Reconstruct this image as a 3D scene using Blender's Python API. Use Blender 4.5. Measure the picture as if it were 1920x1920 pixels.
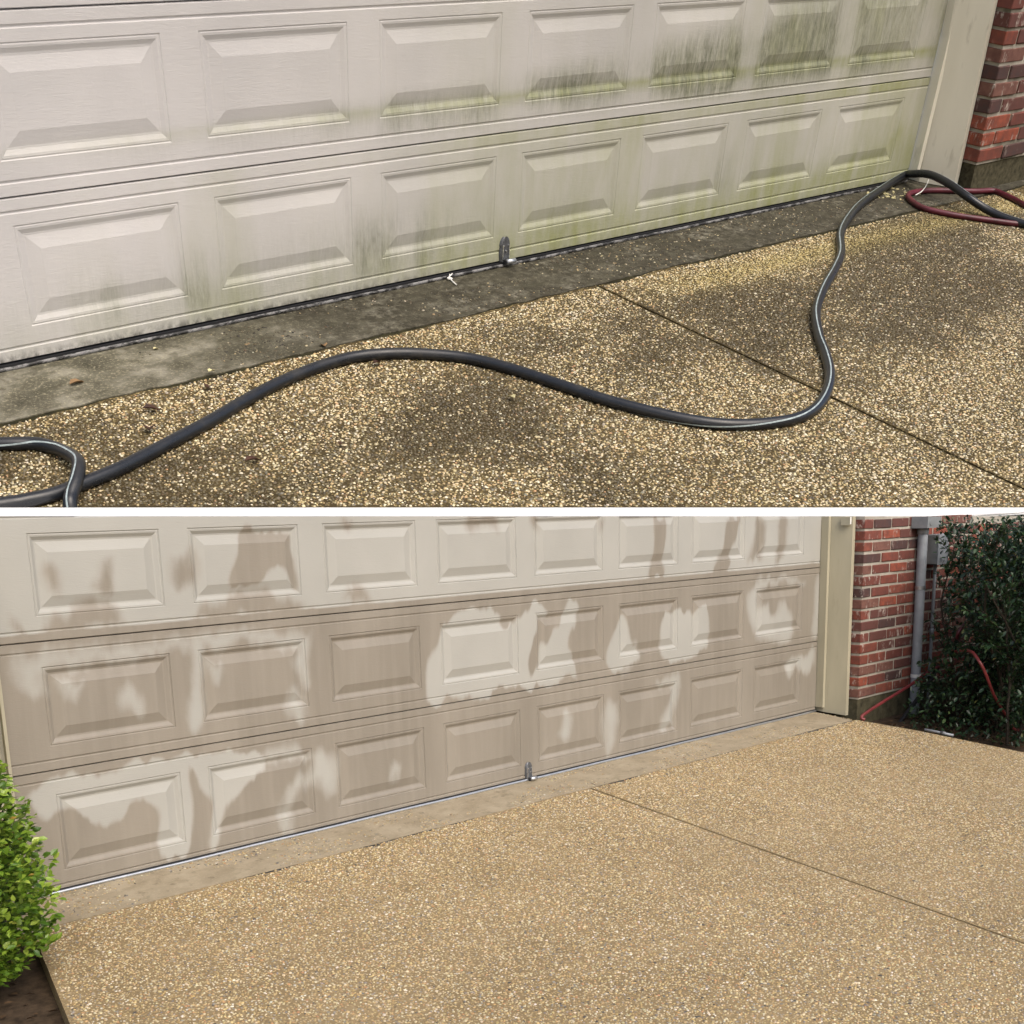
import bpy, math, random
import numpy as np
from mathutils import Matrix, Vector, Euler

random.seed(7)
rng = np.random.default_rng(11)
scn = bpy.context.scene
for o in list(bpy.data.objects):
    bpy.data.objects.remove(o)
COL = scn.collection

# ------------------------------------------------------------------ camera
CAM = Vector((-1.7323, -4.1795, 1.3329))
RL = ((0.714277, -0.699416, -0.025011), (-0.179998, -0.149053, -0.972308), (0.67632, 0.699, -0.232359))
cam_data = bpy.data.cameras.new('camera')
cam = bpy.data.objects.new('camera', cam_data)
COL.objects.link(cam)
cam_data.sensor_width = 36.0
cam_data.lens = 36.0 * 2300 / 1920
cam_data.shift_y = 540 / 1920            # shift lens, like an architectural photograph
cam_data.clip_start = 0.05
cam_data.clip_end = 2000
cm = Matrix((RL[0], [-v for v in RL[1]], [-v for v in RL[2]])).transposed().to_4x4()
cm.translation = CAM
cam.matrix_world = cm
scn.camera = cam

# ------------------------------------------------------------------ light
SUN = Vector((-0.14, -0.70, 0.70)).normalized()      # towards the sun, behind the camera
world = bpy.data.worlds.new('World')
scn.world = world
world.use_nodes = True
wn = world.node_tree
wn.nodes.clear()
wo = wn.nodes.new('ShaderNodeOutputWorld')
wb = wn.nodes.new('ShaderNodeBackground')
ws = wn.nodes.new('ShaderNodeTexSky')
ws.sky_type = 'NISHITA'
ws.sun_disc = False
ws.sun_elevation = math.asin(SUN.z)
ws.sun_rotation = math.atan2(SUN.x, SUN.y)
ws.air_density = 1.0
ws.dust_density = 5.0
ws.ozone_density = 0.6
wb.inputs['Strength'].default_value = 0.15
wn.links.new(ws.outputs[0], wb.inputs[0])
wn.links.new(wb.outputs[0], wo.inputs[0])
sd = bpy.data.lights.new('sun', 'SUN')
sd.energy = 1.15
sd.angle = math.radians(50)
sd.color = (1.0, 0.983, 0.96)
sun = bpy.data.objects.new('sun', sd)
COL.objects.link(sun)
sun.rotation_euler = SUN.to_track_quat('Z', 'Y').to_euler()
sun.location = (-4, -6, 8)
scn.view_settings.view_transform = 'Standard'
scn.view_settings.look = 'None'
scn.view_settings.exposure = 0.35
scn.view_settings.gamma = 1.0
scn.view_settings.use_curve_mapping = False
scn.render.engine = 'CYCLES'
scn.cycles.max_bounces = 5
scn.cycles.diffuse_bounces = 3
scn.cycles.glossy_bounces = 2
scn.cycles.transmission_bounces = 2
scn.render.resolution_x = 1024
scn.render.resolution_y = 1024

# ------------------------------------------------------------------ frames
# The place has two garage fronts: a lower one (frame = world) and a bigger one on the
# sloping terrace behind its flat white roof (frame U, tilted with the slope).
K = 3.0
CU = Vector((-0.701, -3.4548, 1.3251))
M = Matrix(((0.967818, -0.010428, -0.251433), (-0.085077, 0.926752, -0.365915), (0.236832, 0.37553, 0.89604)))
WU = Matrix.Translation(CAM) @ (M.to_4x4() @ Matrix.Scale(K, 4)) @ Matrix.Translation(-CU)
WL = Matrix.Identity(4)
U_SL, U_ZB = 0.05, -0.0038
L_SL, L_ZB = 0.09, 0.0214
def gzU(y): return U_ZB + U_SL * y
def gzL(y): return L_ZB + L_SL * y
def topL(x, y):                          # underside of the flat roof over the lower front
    return CAM.z - 0.0229645 * (x - CAM.x) + 0.0123076 * (y - CAM.y)

# ------------------------------------------------------------------ helpers
def vnoise(x, y, seed=0):
    x = np.asarray(x, float); y = np.asarray(y, float)
    xi = np.floor(x).astype(np.int64); yi = np.floor(y).astype(np.int64)
    fx = x - xi; fy = y - yi
    fx = fx * fx * (3 - 2 * fx); fy = fy * fy * (3 - 2 * fy)
    def h(a, b):
        n = (a * 374761393 + b * 668265263 + seed * 2147483647 + 1013904223) & 0xFFFFFFFF
        n = ((n ^ (n >> 13)) * 1274126177) & 0xFFFFFFFF
        return ((n ^ (n >> 16)) & 0xFFFF) / 65535.0
    a = h(xi, yi); b = h(xi + 1, yi); c = h(xi, yi + 1); d = h(xi + 1, yi + 1)
    return (a * (1 - fx) + b * fx) * (1 - fy) + (c * (1 - fx) + d * fx) * fy
def fbm(x, y, seed=0, n=4):
    s = 0; a = 0.5; t = 0
    for i in range(n):
        s = s + a * vnoise(x * 2 ** i, y * 2 ** i, seed + i * 17); t += a; a *= 0.5
    return s / t
def sstep(a, b, v):
    t = np.clip((v - a) / (b - a), 0, 1)
    return t * t * (3 - 2 * t)
def smooth_poly(P, n=2):
    """round a traced outline off (corner cutting)"""
    P = np.array(P, float)
    for _ in range(n):
        Q = np.roll(P, -1, axis=0)
        P = np.stack([0.75 * P + 0.25 * Q, 0.25 * P + 0.75 * Q], 1).reshape(-1, 2)
    return P
def poly_sd(px, pz, poly):
    """signed distance to a polygon, negative inside"""
    P = np.array(poly); n = len(P)
    d = np.full(px.shape, 1e9); inside = np.zeros(px.shape, bool)
    for i in range(n):
        a = P[i]; b = P[(i + 1) % n]
        e = b - a; L2 = e @ e + 1e-12
        t = np.clip(((px - a[0]) * e[0] + (pz - a[1]) * e[1]) / L2, 0, 1)
        d = np.minimum(d, np.hypot(px - a[0] - t * e[0], pz - a[1] - t * e[1]))
        c = (a[1] > pz) != (b[1] > pz)
        with np.errstate(divide='ignore', invalid='ignore'):
            xx = (b[0] - a[0]) * (pz - a[1]) / (b[1] - a[1] + 1e-15) + a[0]
        inside ^= c & (px < xx)
    return np.where(inside, -d, d)

def tag(o, label=None, cat=None, group=None, kind=None):
    if label: o['label'] = label
    if cat: o['category'] = cat
    if group: o['group'] = group
    if kind: o['kind'] = kind
    return o
BASE = {}
def thing(name, frame, base, label=None, cat=None, group=None, kind=None):
    o = bpy.data.objects.new(name, None)
    COL.objects.link(o)
    o.empty_display_size = 0.1
    o.matrix_world = frame @ Matrix.Translation(base)
    BASE[o] = Vector(base)
    return tag(o, label, cat, group, kind)
def mesh(name, V, F, mat, smooth=False):
    me = bpy.data.meshes.new(name)
    me.from_pydata([tuple(v) for v in V], [], [tuple(f) for f in F])
    if mat: me.materials.append(mat)
    if smooth: me.polygons.foreach_set('use_smooth', [True] * len(me.polygons))
    me.update()
    return me
def obj(name, V, F, mat, parent=None, frame=WL, base=None, smooth=False, attrs=None, kind=None):
    """mesh object; V in frame coordinates. A child takes its parent's base, a top-level one its own base."""
    V = np.asarray(V, float).reshape(-1, 3)
    if parent is not None:
        b = BASE[parent]
    else:
        b = Vector(base) if base is not None else Vector((V[:, 0].mean(), V[:, 1].mean(), V[:, 2].min()))
    me = mesh(name, V - np.array(b), F, mat, smooth)
    if attrs:
        for k, a in attrs.items():
            a = np.asarray(a, np.float32)
            if a.ndim == 1:
                at = me.attributes.new(k, 'FLOAT', 'POINT'); at.data.foreach_set('value', a)
            else:
                at = me.attributes.new(k, 'FLOAT_COLOR', 'POINT')
                at.data.foreach_set('color', np.c_[a, np.ones(len(a), np.float32)].ravel())
    o = bpy.data.objects.new(name, me)
    COL.objects.link(o)
    if parent is not None:
        o.parent = parent
    else:
        o.matrix_world = frame @ Matrix.Translation(b)
    BASE[o] = b
    if kind: o['kind'] = kind
    return o
def inst(name, me, parent, loc, rot=(0, 0, 0), scale=(1, 1, 1)):
    o = bpy.data.objects.new(name, me)
    COL.objects.link(o)
    o.parent = parent
    o.location = Vector(loc) - BASE[parent]
    o.rotation_euler = rot
    o.scale = scale
    return o
def box(x0, x1, y0, y1, z0, z1, c=0.0):
    if c <= 0:
        V = [(x, y, z) for z in (z0, z1) for y in (y0, y1) for x in (x0, x1)]
        F = [(0, 2, 3, 1), (4, 5, 7, 6), (0, 1, 5, 4), (2, 6, 7, 3), (0, 4, 6, 2), (1, 3, 7, 5)]
        return V, F
    xs = (x0, x1); ys = (y0, y1); zs = (z0, z1)
    V = []; idx = {}
    for i in (0, 1):
        for j in (0, 1):
            for k in (0, 1):
                sx = 1 - 2 * i; sy = 1 - 2 * j; sz = 1 - 2 * k
                for a, d in enumerate(((0, c, c), (c, 0, c), (c, c, 0))):
                    idx[i, j, k, a] = len(V)
                    V.append((xs[i] + sx * d[0], ys[j] + sy * d[1], zs[k] + sz * d[2]))
    F = []
    def add(f, nrm):
        p = [Vector(V[q]) for q in f]
        n = (p[1] - p[0]).cross(p[2] - p[0])
        F.append(tuple(f) if n.dot(Vector(nrm)) > 0 else tuple(reversed(f)))
    for a in range(3):
        for s in (0, 1):
            q = []
            for u, v in ((0, 0), (1, 0), (1, 1), (0, 1)):
                c3 = [0, 0, 0]; c3[a] = s; c3[(a + 1) % 3] = u; c3[(a + 2) % 3] = v
                q.append(idx[c3[0], c3[1], c3[2], a])
            nr = [0, 0, 0]; nr[a] = 2 * s - 1
            add(q, nr)
    for a in range(3):
        b = (a + 1) % 3; d = (a + 2) % 3
        for s in (0, 1):
            for t in (0, 1):
                q = []
                for u in (0, 1):
                    c3 = [0, 0, 0]; c3[a] = u; c3[b] = s; c3[d] = t
                    q.append(idx[c3[0], c3[1], c3[2], b]); q.append(idx[c3[0], c3[1], c3[2], d])
                q = [q[0], q[1], q[3], q[2]]
                nr = [0, 0, 0]; nr[b] = 2 * s - 1; nr[d] = 2 * t - 1
                add(q, nr)
    for i in (0, 1):
        for j in (0, 1):
            for k in (0, 1):
                add([idx[i, j, k, a] for a in range(3)], (2 * i - 1, 2 * j - 1, 2 * k - 1))
    return V, F
def join(parts):
    V = []; F = []
    for v, f in parts:
        n = len(V); V += [tuple(p) for p in v]; F += [tuple(i + n for i in q) for q in f]
    return V, F
def prism_plan(plan, z0, z1):
    """plan polygon (counter-clockwise seen from above) extruded; z0, z1 numbers or functions of x, y"""
    n = len(plan)
    g = lambda z, p: z(p[0], p[1]) if callable(z) else z
    V = [(p[0], p[1], g(z0, p)) for p in plan] + [(p[0], p[1], g(z1, p)) for p in plan]
    F = [(i, (i + 1) % n, n + (i + 1) % n, n + i) for i in range(n)]
    F += [tuple(range(n - 1, -1, -1)), tuple(range(n, 2 * n))]
    return V, F
def spline(P, n):
    """Catmull-Rom through the points, n samples for each span"""
    P = [np.array(p, float) for p in P]
    P = [2 * P[0] - P[1]] + P + [2 * P[-1] - P[-2]]
    out = []
    for i in range(1, len(P) - 2):
        for t in np.linspace(0, 1, n, endpoint=False):
            a, b, c, d = P[i - 1], P[i], P[i + 1], P[i + 2]
            out.append(0.5 * (2 * b + (c - a) * t + (2 * a - 5 * b + 4 * c - d) * t * t + (3 * b - a - 3 * c + d) * t ** 3))
    out.append(P[-2])
    return np.array(out)
def tube(P, r, seg=14, caps=True, arc=None, twist=0.0):
    """swept tube; arc=(a0, a1) sweeps only that band of the section (a stripe)"""
    P = np.asarray(P, float); n = len(P)
    T = np.gradient(P, axis=0); T /= np.linalg.norm(T, axis=1)[:, None] + 1e-12
    r = np.broadcast_to(np.asarray(r, float), (n,))
    V = []; F = []
    if arc is None:
        A = np.linspace(0, 2 * math.pi, seg, endpoint=False)
    else:
        A = np.linspace(arc[0], arc[1], seg)
    up0 = np.array((0, 0, 1.0))
    for i in range(n):
        s = np.cross(T[i], up0)
        if np.linalg.norm(s) < 0.2: s = np.cross(T[i], (1.0, 0.3, 0))
        s /= np.linalg.norm(s); u = np.cross(s, T[i])
        for a in A:
            aa = a + (twist * i if np.isscalar(twist) else twist[i])
            V.append(P[i] + r[i] * (math.cos(aa) * s + math.sin(aa) * u))
    m = len(A)
    for i in range(n - 1):
        for j in range(m if arc is None else m - 1):
            k = (j + 1) % m
            F.append((i * m + j, (i + 1) * m + j, (i + 1) * m + k, i * m + k)[::-1])
    if caps and arc is None:
        F.append(tuple(range(m))[::-1]); F.append(tuple((n - 1) * m + j for j in range(m)))
    return V, F

# ------------------------------------------------------------------ material helper
class Mat:
    def __init__(s, name):
        s.m = bpy.data.materials.new(name); s.m.use_nodes = True
        s.t = s.m.node_tree; s.n = s.t.nodes; s.n.clear()
        s.out = s.n.new('ShaderNodeOutputMaterial')
        s.b = s.n.new('ShaderNodeBsdfPrincipled')
        s.t.links.new(s.b.outputs[0], s.out.inputs[0])
    def link(s, a, b): s.t.links.new(a, b)
    def put(s, sock, v):
        if hasattr(v, 'links') or isinstance(v, bpy.types.NodeSocket): s.link(v, sock)
        elif isinstance(v, (tuple, list)) and len(v) == 3 and sock.type == 'RGBA': sock.default_value = (*v, 1)
        else: sock.default_value = v
    def set(s, **k):
        for a, v in k.items(): s.put(s.b.inputs[a.replace('_', ' ')], v)
        return s
    def pos(s, frame='L'):
        g = s.n.new('ShaderNodeNewGeometry').outputs['Position']
        if frame == 'L': return g
        m = s.n.new('ShaderNodeMapping'); m.vector_type = 'TEXTURE'
        m.inputs['Location'].default_value = WU.translation
        m.inputs['Rotation'].default_value = M.to_euler()
        m.inputs['Scale'].default_value = (K, K, K)
        s.link(g, m.inputs[0]); return m.outputs[0]
    def objc(s):
        return s.n.new('ShaderNodeTexCoord').outputs['Object']
    def scl(s, v, k):
        m = s.n.new('ShaderNodeMapping'); m.inputs['Scale'].default_value = k
        s.link(v, m.inputs[0]); return m.outputs[0]
    def noise(s, v, scale=5, detail=3, rough=0.55, dist=0.0):
        n = s.n.new('ShaderNodeTexNoise')
        n.inputs['Scale'].default_value = scale; n.inputs['Detail'].default_value = detail
        n.inputs['Roughness'].default_value = rough; n.inputs['Distortion'].default_value = dist
        s.link(v, n.inputs['Vector']); return n.outputs['Fac']
    def voro(s, v, scale, feature='F1', out='Distance'):
        n = s.n.new('ShaderNodeTexVoronoi'); n.feature = feature
        n.inputs['Scale'].default_value = scale
        s.link(v, n.inputs['Vector']); return n.outputs[out]
    def ramp(s, f, stops, interp='LINEAR'):
        r = s.n.new('ShaderNodeValToRGB'); r.color_ramp.interpolation = interp
        e = r.color_ramp.elements
        while len(e) < len(stops): e.new(0.5)
        for q, (p, c) in zip(e, stops):
            q.position = p
            q.color = (*c, 1) if isinstance(c, (tuple, list)) else (c, c, c, 1)
        s.link(f, r.inputs[0]); return r.outputs[0]
    def math(s, op, a, b=0.0, c=None):
        n = s.n.new('ShaderNodeMath'); n.operation = op
        s.put(n.inputs[0], a); s.put(n.inputs[1], b)
        if c is not None: s.put(n.inputs[2], c)
        return n.outputs[0]
    def mix(s, f, a, b, mode='MIX'):
        n = s.n.new('ShaderNodeMix'); n.data_type = 'RGBA'; n.blend_type = mode
        s.put(n.inputs[0], f); s.put(n.inputs[6], a); s.put(n.inputs[7], b)
        return n.outputs[2]
    def attr(s, name, out='Fac'):
        n = s.n.new('ShaderNodeAttribute'); n.attribute_name = name
        return n.outputs[out]
    def rand(s):
        return s.n.new('ShaderNodeObjectInfo').outputs['Random']
    def bump(s, h, strength=0.3, dist=0.002, prev=None):
        n = s.n.new('ShaderNodeBump')
        n.inputs['Strength'].default_value = strength; n.inputs['Distance'].default_value = dist
        s.link(h, n.inputs['Height'])
        if prev is not None: s.link(prev, n.inputs['Normal'])
        s.link(n.outputs[0], s.b.inputs['Normal']); return n.outputs[0]

# ------------------------------------------------------------------ materials
def paint_door(name, frame):
    """embossed, painted steel; wetness and algae come with the mesh as attributes"""
    m = Mat(name); p = m.pos(frame)
    k = 1.0 if frame == 'L' else K
    n1 = m.noise(m.scl(p, (1.2, 1, 1.0)), 1.6, 4)
    grain = m.noise(m.scl(p, (30, 20, 190)), 1.0, 2, 0.6, 1.2)
    speck = m.noise(p, 260, 2)
    if frame == 'L':
        base = m.ramp(n1, [(0.3, (0.345, 0.342, 0.315)), (0.7, (0.40, 0.396, 0.366))])
        wn = m.noise(m.scl(p, (1.4, 1, 0.7)), 7, 5, 0.6)
        w = m.math('ADD', m.attr('wet'), m.math('MULTIPLY', m.math('SUBTRACT', wn, 0.5), 0.75))
        w = m.ramp(w, [(0.20, 0.0), (0.85, 1.0)], 'EASE')
        wetc = m.ramp(m.noise(m.scl(p, (2.2, 1, 0.6)), 2.0, 4), [(0.3, (0.226, 0.204, 0.170)), (0.7, (0.28, 0.254, 0.214))])
        edge = m.math('MULTIPLY', m.math('MULTIPLY', w, m.math('SUBTRACT', 1.0, w)), 0.5)
        streak = m.noise(m.scl(p, (28, 1, 1.6)), 1.0, 3)
        wetc = m.mix(m.ramp(streak, [(0.45, 0.0), (0.8, 0.42)]), wetc, (0.325, 0.295, 0.25))
        col = m.mix(w, base, wetc)
        col = m.mix(edge, col, (0.45, 0.44, 0.405))
        rough = m.ramp(w, [(0, 0.55), (1, 0.34)])
    else:
        base = m.ramp(n1, [(0.3, (0.495, 0.487, 0.487)), (0.7, (0.595, 0.582, 0.58))])
        # run-off streaks of mould and the pale green film of algae
        s1 = m.noise(m.scl(p, (62, 1, 7)), 1.0, 5, 0.65)
        s2 = m.noise(m.scl(p, (150, 1, 26)), 1.0, 4, 0.7)
        bl = m.noise(m.scl(p, (9, 1, 6)), 1.0, 5, 0.7)
        s = m.math('MULTIPLY', m.math('ADD', m.math('MULTIPLY', s1, 0.55), m.math('MULTIPLY', bl, 0.5)), m.math('ADD', s2, 0.45))
        md = m.math('MULTIPLY', m.attr('mould'), m.ramp(s, [(0.33, 0.0), (0.68, 0.95)]))
        ag = m.math('MULTIPLY', m.attr('algae'), m.ramp(m.noise(m.scl(p, (14, 1, 4)), 1.0, 5, 0.65), [(0.22, 0.4), (0.65, 1.0)]))
        col = m.mix(ag, base, (0.30, 0.32, 0.155))
        col = m.mix(md, col, (0.095, 0.105, 0.065))
        dk = m.math('MULTIPLY', m.attr('grime'), m.ramp(m.noise(m.scl(p, (40, 1, 30)), 1.0, 5, 0.7), [(0.4, 0.0), (0.6, 1.0)]))
        col = m.mix(dk, col, (0.055, 0.055, 0.045))
        rough = 0.5
    spk = m.ramp(speck, [(0.70, 0.0), (0.78, 0.4)])
    col = m.mix(spk, col, (0.36, 0.32, 0.26))
    m.set(Base_Color=col, Roughness=rough)
    m.b.inputs['Specular IOR Level'].default_value = 0.35
    m.bump(grain, 0.6, 0.0011 * k)
    return m.m
M_DOOR_L = paint_door('washed_door_paint', 'L')
M_DOOR_U = paint_door('mouldy_door_paint', 'U')

def trim_paint(name, frame, dirty):
    m = Mat(name); p = m.pos(frame)
    n = m.noise(m.scl(p, (4, 4, 1)), 2.0, 4)
    col = m.ramp(n, [(0.3, (0.36, 0.335, 0.245)), (0.7, (0.43, 0.40, 0.295))] if not dirty else [(0.3, (0.72, 0.70, 0.59)), (0.7, (0.79, 0.77, 0.66))])
    st = m.ramp(m.noise(m.scl(p, (22, 22, 5)), 1.0, 5), [(0.60, 0.0), (0.76, 0.45 if dirty else 0.25)])
    col = m.mix(st, col, (0.16, 0.14, 0.08))
    m.set(Base_Color=col, Roughness=0.5)
    m.bump(m.noise(m.scl(p, (60, 60, 8)), 1.0, 3), 0.25, 0.001 * (K if frame == 'U' else 1))
    return m.m
M_TRIM_L = trim_paint('tan_trim_paint', 'L', False)
M_TRIM_U = trim_paint('cream_trim_paint', 'U', True)

def aggregate(name, frame):
    """cement paste between the pebbles; dirt comes with the mesh"""
    m = Mat(name); p = m.pos(frame)
    k = 1.0 if frame == 'L' else K
    v = m.voro(p, 115, out='Color')
    d = m.voro(p, 115)
    sep = m.n.new('ShaderNodeSeparateColor'); m.link(v, sep.inputs[0])
    n = m.noise(p, 3.0, 5)
    if frame == 'L':
        grain = m.ramp(sep.outputs[0], [(0.0, (0.17, 0.125, 0.07)), (0.3, (0.30, 0.225, 0.12)), (0.6, (0.42, 0.32, 0.17)), (0.85, (0.55, 0.45, 0.28)), (1.0, (0.24, 0.21, 0.17))])
        paste = m.ramp(n, [(0.3, (0.205, 0.150, 0.078)), (0.7, (0.285, 0.212, 0.115))])
    else:
        grain = m.ramp(sep.outputs[0], [(0.0, (0.09, 0.065, 0.025)), (0.4, (0.20, 0.145, 0.06)), (0.8, (0.38, 0.31, 0.15)), (1.0, (0.48, 0.42, 0.25))])
        paste = m.ramp(n, [(0.3, (0.034, 0.025, 0.010)), (0.7, (0.085, 0.063, 0.028))])
    col = m.mix(m.ramp(d, [(0.25, 0.85), (0.55, 0.0)]), paste, grain)
    if frame == 'U':
        col = m.mix(m.math('MULTIPLY', m.attr('dirt'), 0.72), col, (0.030, 0.022, 0.009))
    else:
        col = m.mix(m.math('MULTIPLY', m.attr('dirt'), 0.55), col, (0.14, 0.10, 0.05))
    m.set(Base_Color=col, Roughness=0.9)
    m.b.inputs['Specular IOR Level'].default_value = 0.2
    h = m.math('SUBTRACT', 1.0, d)
    m.bump(h, 0.6, 0.003 * k)
    return m.m
M_AGG_L = aggregate('clean_aggregate', 'L')
M_AGG_U = aggregate('dirty_aggregate', 'U')

def pebble(name):
    m = Mat(name)
    c = m.attr('Col', 'Color')
    m.set(Base_Color=c, Roughness=0.45)
    m.b.inputs['Specular IOR Level'].default_value = 0.35
    return m.m
M_PEB = pebble('river_pebble')

def concrete(name, frame):
    m = Mat(name); p = m.pos(frame)
    k = 1.0 if frame == 'L' else K
    n = m.noise(p, 6, 6, 0.6); f = m.noise(p, 120, 4, 0.7)
    if frame == 'L':
        col = m.ramp(n, [(0.3, (0.245, 0.20, 0.132)), (0.5, (0.30, 0.25, 0.17)), (0.7, (0.36, 0.305, 0.215))])
        col = m.mix(m.ramp(f, [(0.55, 0.0), (0.75, 0.7)]), col, (0.48, 0.41, 0.28))
    else:
        col = m.ramp(n, [(0.33, (0.040, 0.038, 0.022)), (0.5, (0.11, 0.103, 0.07)), (0.68, (0.30, 0.285, 0.225))])
        col = m.mix(m.ramp(f, [(0.52, 0.0), (0.66, 0.6)]), col, (0.42, 0.38, 0.26))
        col = m.mix(m.math('MULTIPLY', m.attr('dirt'), m.ramp(m.noise(p, 34, 5, 0.75), [(0.30, 0.30), (0.56, 1.0)])), col, (0.024, 0.020, 0.009))
    col = m.mix(m.ramp(m.noise(p, 22, 5, 0.65), [(0.56, 0.0), (0.68, 0.7)]), col, (0.16, 0.13, 0.08) if frame == 'L' else (0.05, 0.042, 0.024))
    col = m.mix(m.ramp(m.noise(m.scl(p, (1, 2.5, 1)), 9, 5, 0.7), [(0.52, 0.0), (0.66, 0.55)]), col, (0.22, 0.18, 0.11) if frame == 'L' else (0.045, 0.042, 0.022))
    m.set(Base_Color=col, Roughness=0.85)
    m.bump(m.math('ADD', f, m.math('MULTIPLY', n, 1.5)), 0.5, 0.0025 * k)
    return m.m
M_CON_L = concrete('washed_concrete', 'L')
M_CON_U = concrete('blackened_concrete', 'U')

def brick_mat():
    m = Mat('clay_brick'); r = m.rand(); oc = m.objc()
    # each brick has its own kiln tone, mostly red, some flashed dark, some with lime smears
    tone = m.ramp(r, [(0.0, (0.215, 0.055, 0.034)), (0.16, (0.30, 0.072, 0.038)), (0.30, (0.165, 0.046, 0.033)), (0.46, (0.120, 0.043, 0.035)), (0.62, (0.062, 0.037, 0.036)), (0.78, (0.24, 0.066, 0.040)), (0.91, (0.19, 0.088, 0.066))], 'CONSTANT')
    ofs = m.n.new('ShaderNodeCombineXYZ'); m.link(m.math('MULTIPLY', r, 37.0), ofs.inputs[0])
    va = m.n.new('ShaderNodeVectorMath'); va.operation = 'ADD'
    m.link(oc, va.inputs[0]); m.link(ofs.outputs[0], va.inputs[1]); v = va.outputs[0]
    n = m.noise(v, 26, 5, 0.65)
    col = m.mix(m.ramp(n, [(0.35, 0.0), (0.65, 0.7)]), tone, (0.095, 0.038, 0.03))
    lim = m.math('MULTIPLY', m.ramp(m.noise(m.scl(v, (1, 1, 0.5)), 32, 4, 0.7), [(0.55, 0.0), (0.66, 0.8)]), m.ramp(m.noise(v, 7, 2), [(0.47, 0.0), (0.58, 1.0)]))
    col = m.mix(lim, col, (0.56, 0.50, 0.44))
    m.set(Base_Color=col, Roughness=0.85)
    m.bump(m.noise(v, 110, 4, 0.7), 0.5, 0.003)
    return m.m
M_BRICK = brick_mat()
def mortar_mat(name, frame):
    m = Mat(name); p = m.pos(frame)
    col = m.ramp(m.noise(p, 14, 5, 0.65), [(0.3, (0.30, 0.275, 0.225)), (0.7, (0.46, 0.43, 0.37))])
    if frame == 'U':
        col = m.mix(m.ramp(m.noise(p, 5, 3), [(0.5, 0.0), (0.66, 0.8)]), col, (0.06, 0.055, 0.03))
    m.set(Base_Color=col, Roughness=0.95)
    m.bump(m.noise(p, 150, 4, 0.7), 0.6, 0.003)
    return m.m
M_MORTAR_L = mortar_mat('lime_mortar', 'L'); M_MORTAR_U = mortar_mat('stained_mortar', 'U')

def plain(name, col, rough=0.5, metal=0.0, var=0.12, scale=30, frame='L', spec=0.5, bump=0.0):
    m = Mat(name); p = m.pos(frame)
    n = m.noise(p, scale, 4, 0.6)
    lo = tuple(c * (1 - var) for c in col); hi = tuple(min(1, c * (1 + var)) for c in col)
    m.set(Base_Color=m.ramp(n, [(0.3, lo), (0.7, hi)]), Roughness=rough, Metallic=metal)
    m.b.inputs['Specular IOR Level'].default_value = spec
    if bump: m.bump(m.noise(p, scale * 4, 4), bump, 0.002)
    return m.m
def hose_rubber():
    m = Mat('black_rubber'); p = m.pos('U')
    n = m.noise(p, 16, 5, 0.7)
    col = m.mix(m.ramp(n, [(0.54, 0.0), (0.78, 0.40)]), (0.010, 0.012, 0.016), (0.060, 0.055, 0.045))
    col = m.mix(m.ramp(m.noise(p, 160, 3, 0.7), [(0.64, 0.0), (0.74, 0.4)]), col, (0.08, 0.07, 0.055))
    m.set(Base_Color=col, Roughness=m.ramp(n, [(0.35, 0.26), (0.75, 0.5)]))
    m.bump(m.noise(p, 220, 3), 0.2, 0.002)
    return m.m
M_RUBBER = hose_rubber()
M_STRIPE = plain('pale_stripe', (0.30, 0.36, 0.37), 0.5, 0, 0.35, 60, 'U')
M_REDDARK = plain('dirty_red_rubber', (0.085, 0.012, 0.022), 0.4, 0, 0.6, 9, 'U')
M_RED = plain('red_rubber', (0.16, 0.026, 0.028), 0.42, 0, 0.35, 20, 'L')
M_ZINC = plain('galvanised_steel', (0.52, 0.54, 0.57), 0.34, 0.85, 0.25, 80, 'L')
M_ZINCDARK = plain('weathered_zinc', (0.13, 0.138, 0.15), 0.42, 0.5, 0.4, 90, 'L')
M_BOLT = plain('bright_bolt', (0.8, 0.82, 0.84), 0.25, 0.9, 0.05, 40, 'L')
M_ALU = plain('aluminium_strip', (0.60, 0.63, 0.67), 0.32, 0.8, 0.1, 30, 'L')
M_SEALDARK = plain('black_seal', (0.012, 0.013, 0.016), 0.6, 0, 0.3, 60, 'L')
M_WHITEP = plain('white_plastic', (0.78, 0.78, 0.75), 0.4, 0, 0.05, 30, 'L')
M_CONDUIT = plain('grey_conduit', (0.29, 0.315, 0.345), 0.5, 0, 0.16, 14, 'L', 0.4)
M_METER = plain('grey_meter_box', (0.25, 0.265, 0.275), 0.5, 0.2, 0.18, 12, 'L', 0.4)
M_ROOF = plain('white_roof_membrane', (0.83, 0.83, 0.82), 0.6, 0, 0.04, 3, 'L', 0.3)
M_SOIL = plain('dark_soil', (0.055, 0.038, 0.024), 0.95, 0, 0.5, 25, 'L', 0.2, 0.8)
M_HILL = plain('hill_earth', (0.13, 0.10, 0.065), 0.95, 0, 0.35, 2, 'L', 0.2)
M_WOOD = plain('bark', (0.035, 0.028, 0.021), 0.85, 0, 0.4, 60, 'L', 0.2, 0.5)
M_DEADLEAF = plain('dry_leaf', (0.050, 0.022, 0.013), 0.6, 0, 0.5, 30, 'U', 0.3)
M_TANLEAF = plain('tan_leaf', (0.24, 0.15, 0.075), 0.6, 0, 0.4, 30, 'U', 0.3)
M_PALELEAF = plain('pale_leaf', (0.55, 0.50, 0.28), 0.6, 0, 0.2, 30, 'U', 0.3)
M_MOSS = plain('mossy_dirt', (0.022, 0.020, 0.008), 0.95, 0, 0.6, 30, 'U', 0.2)
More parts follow.
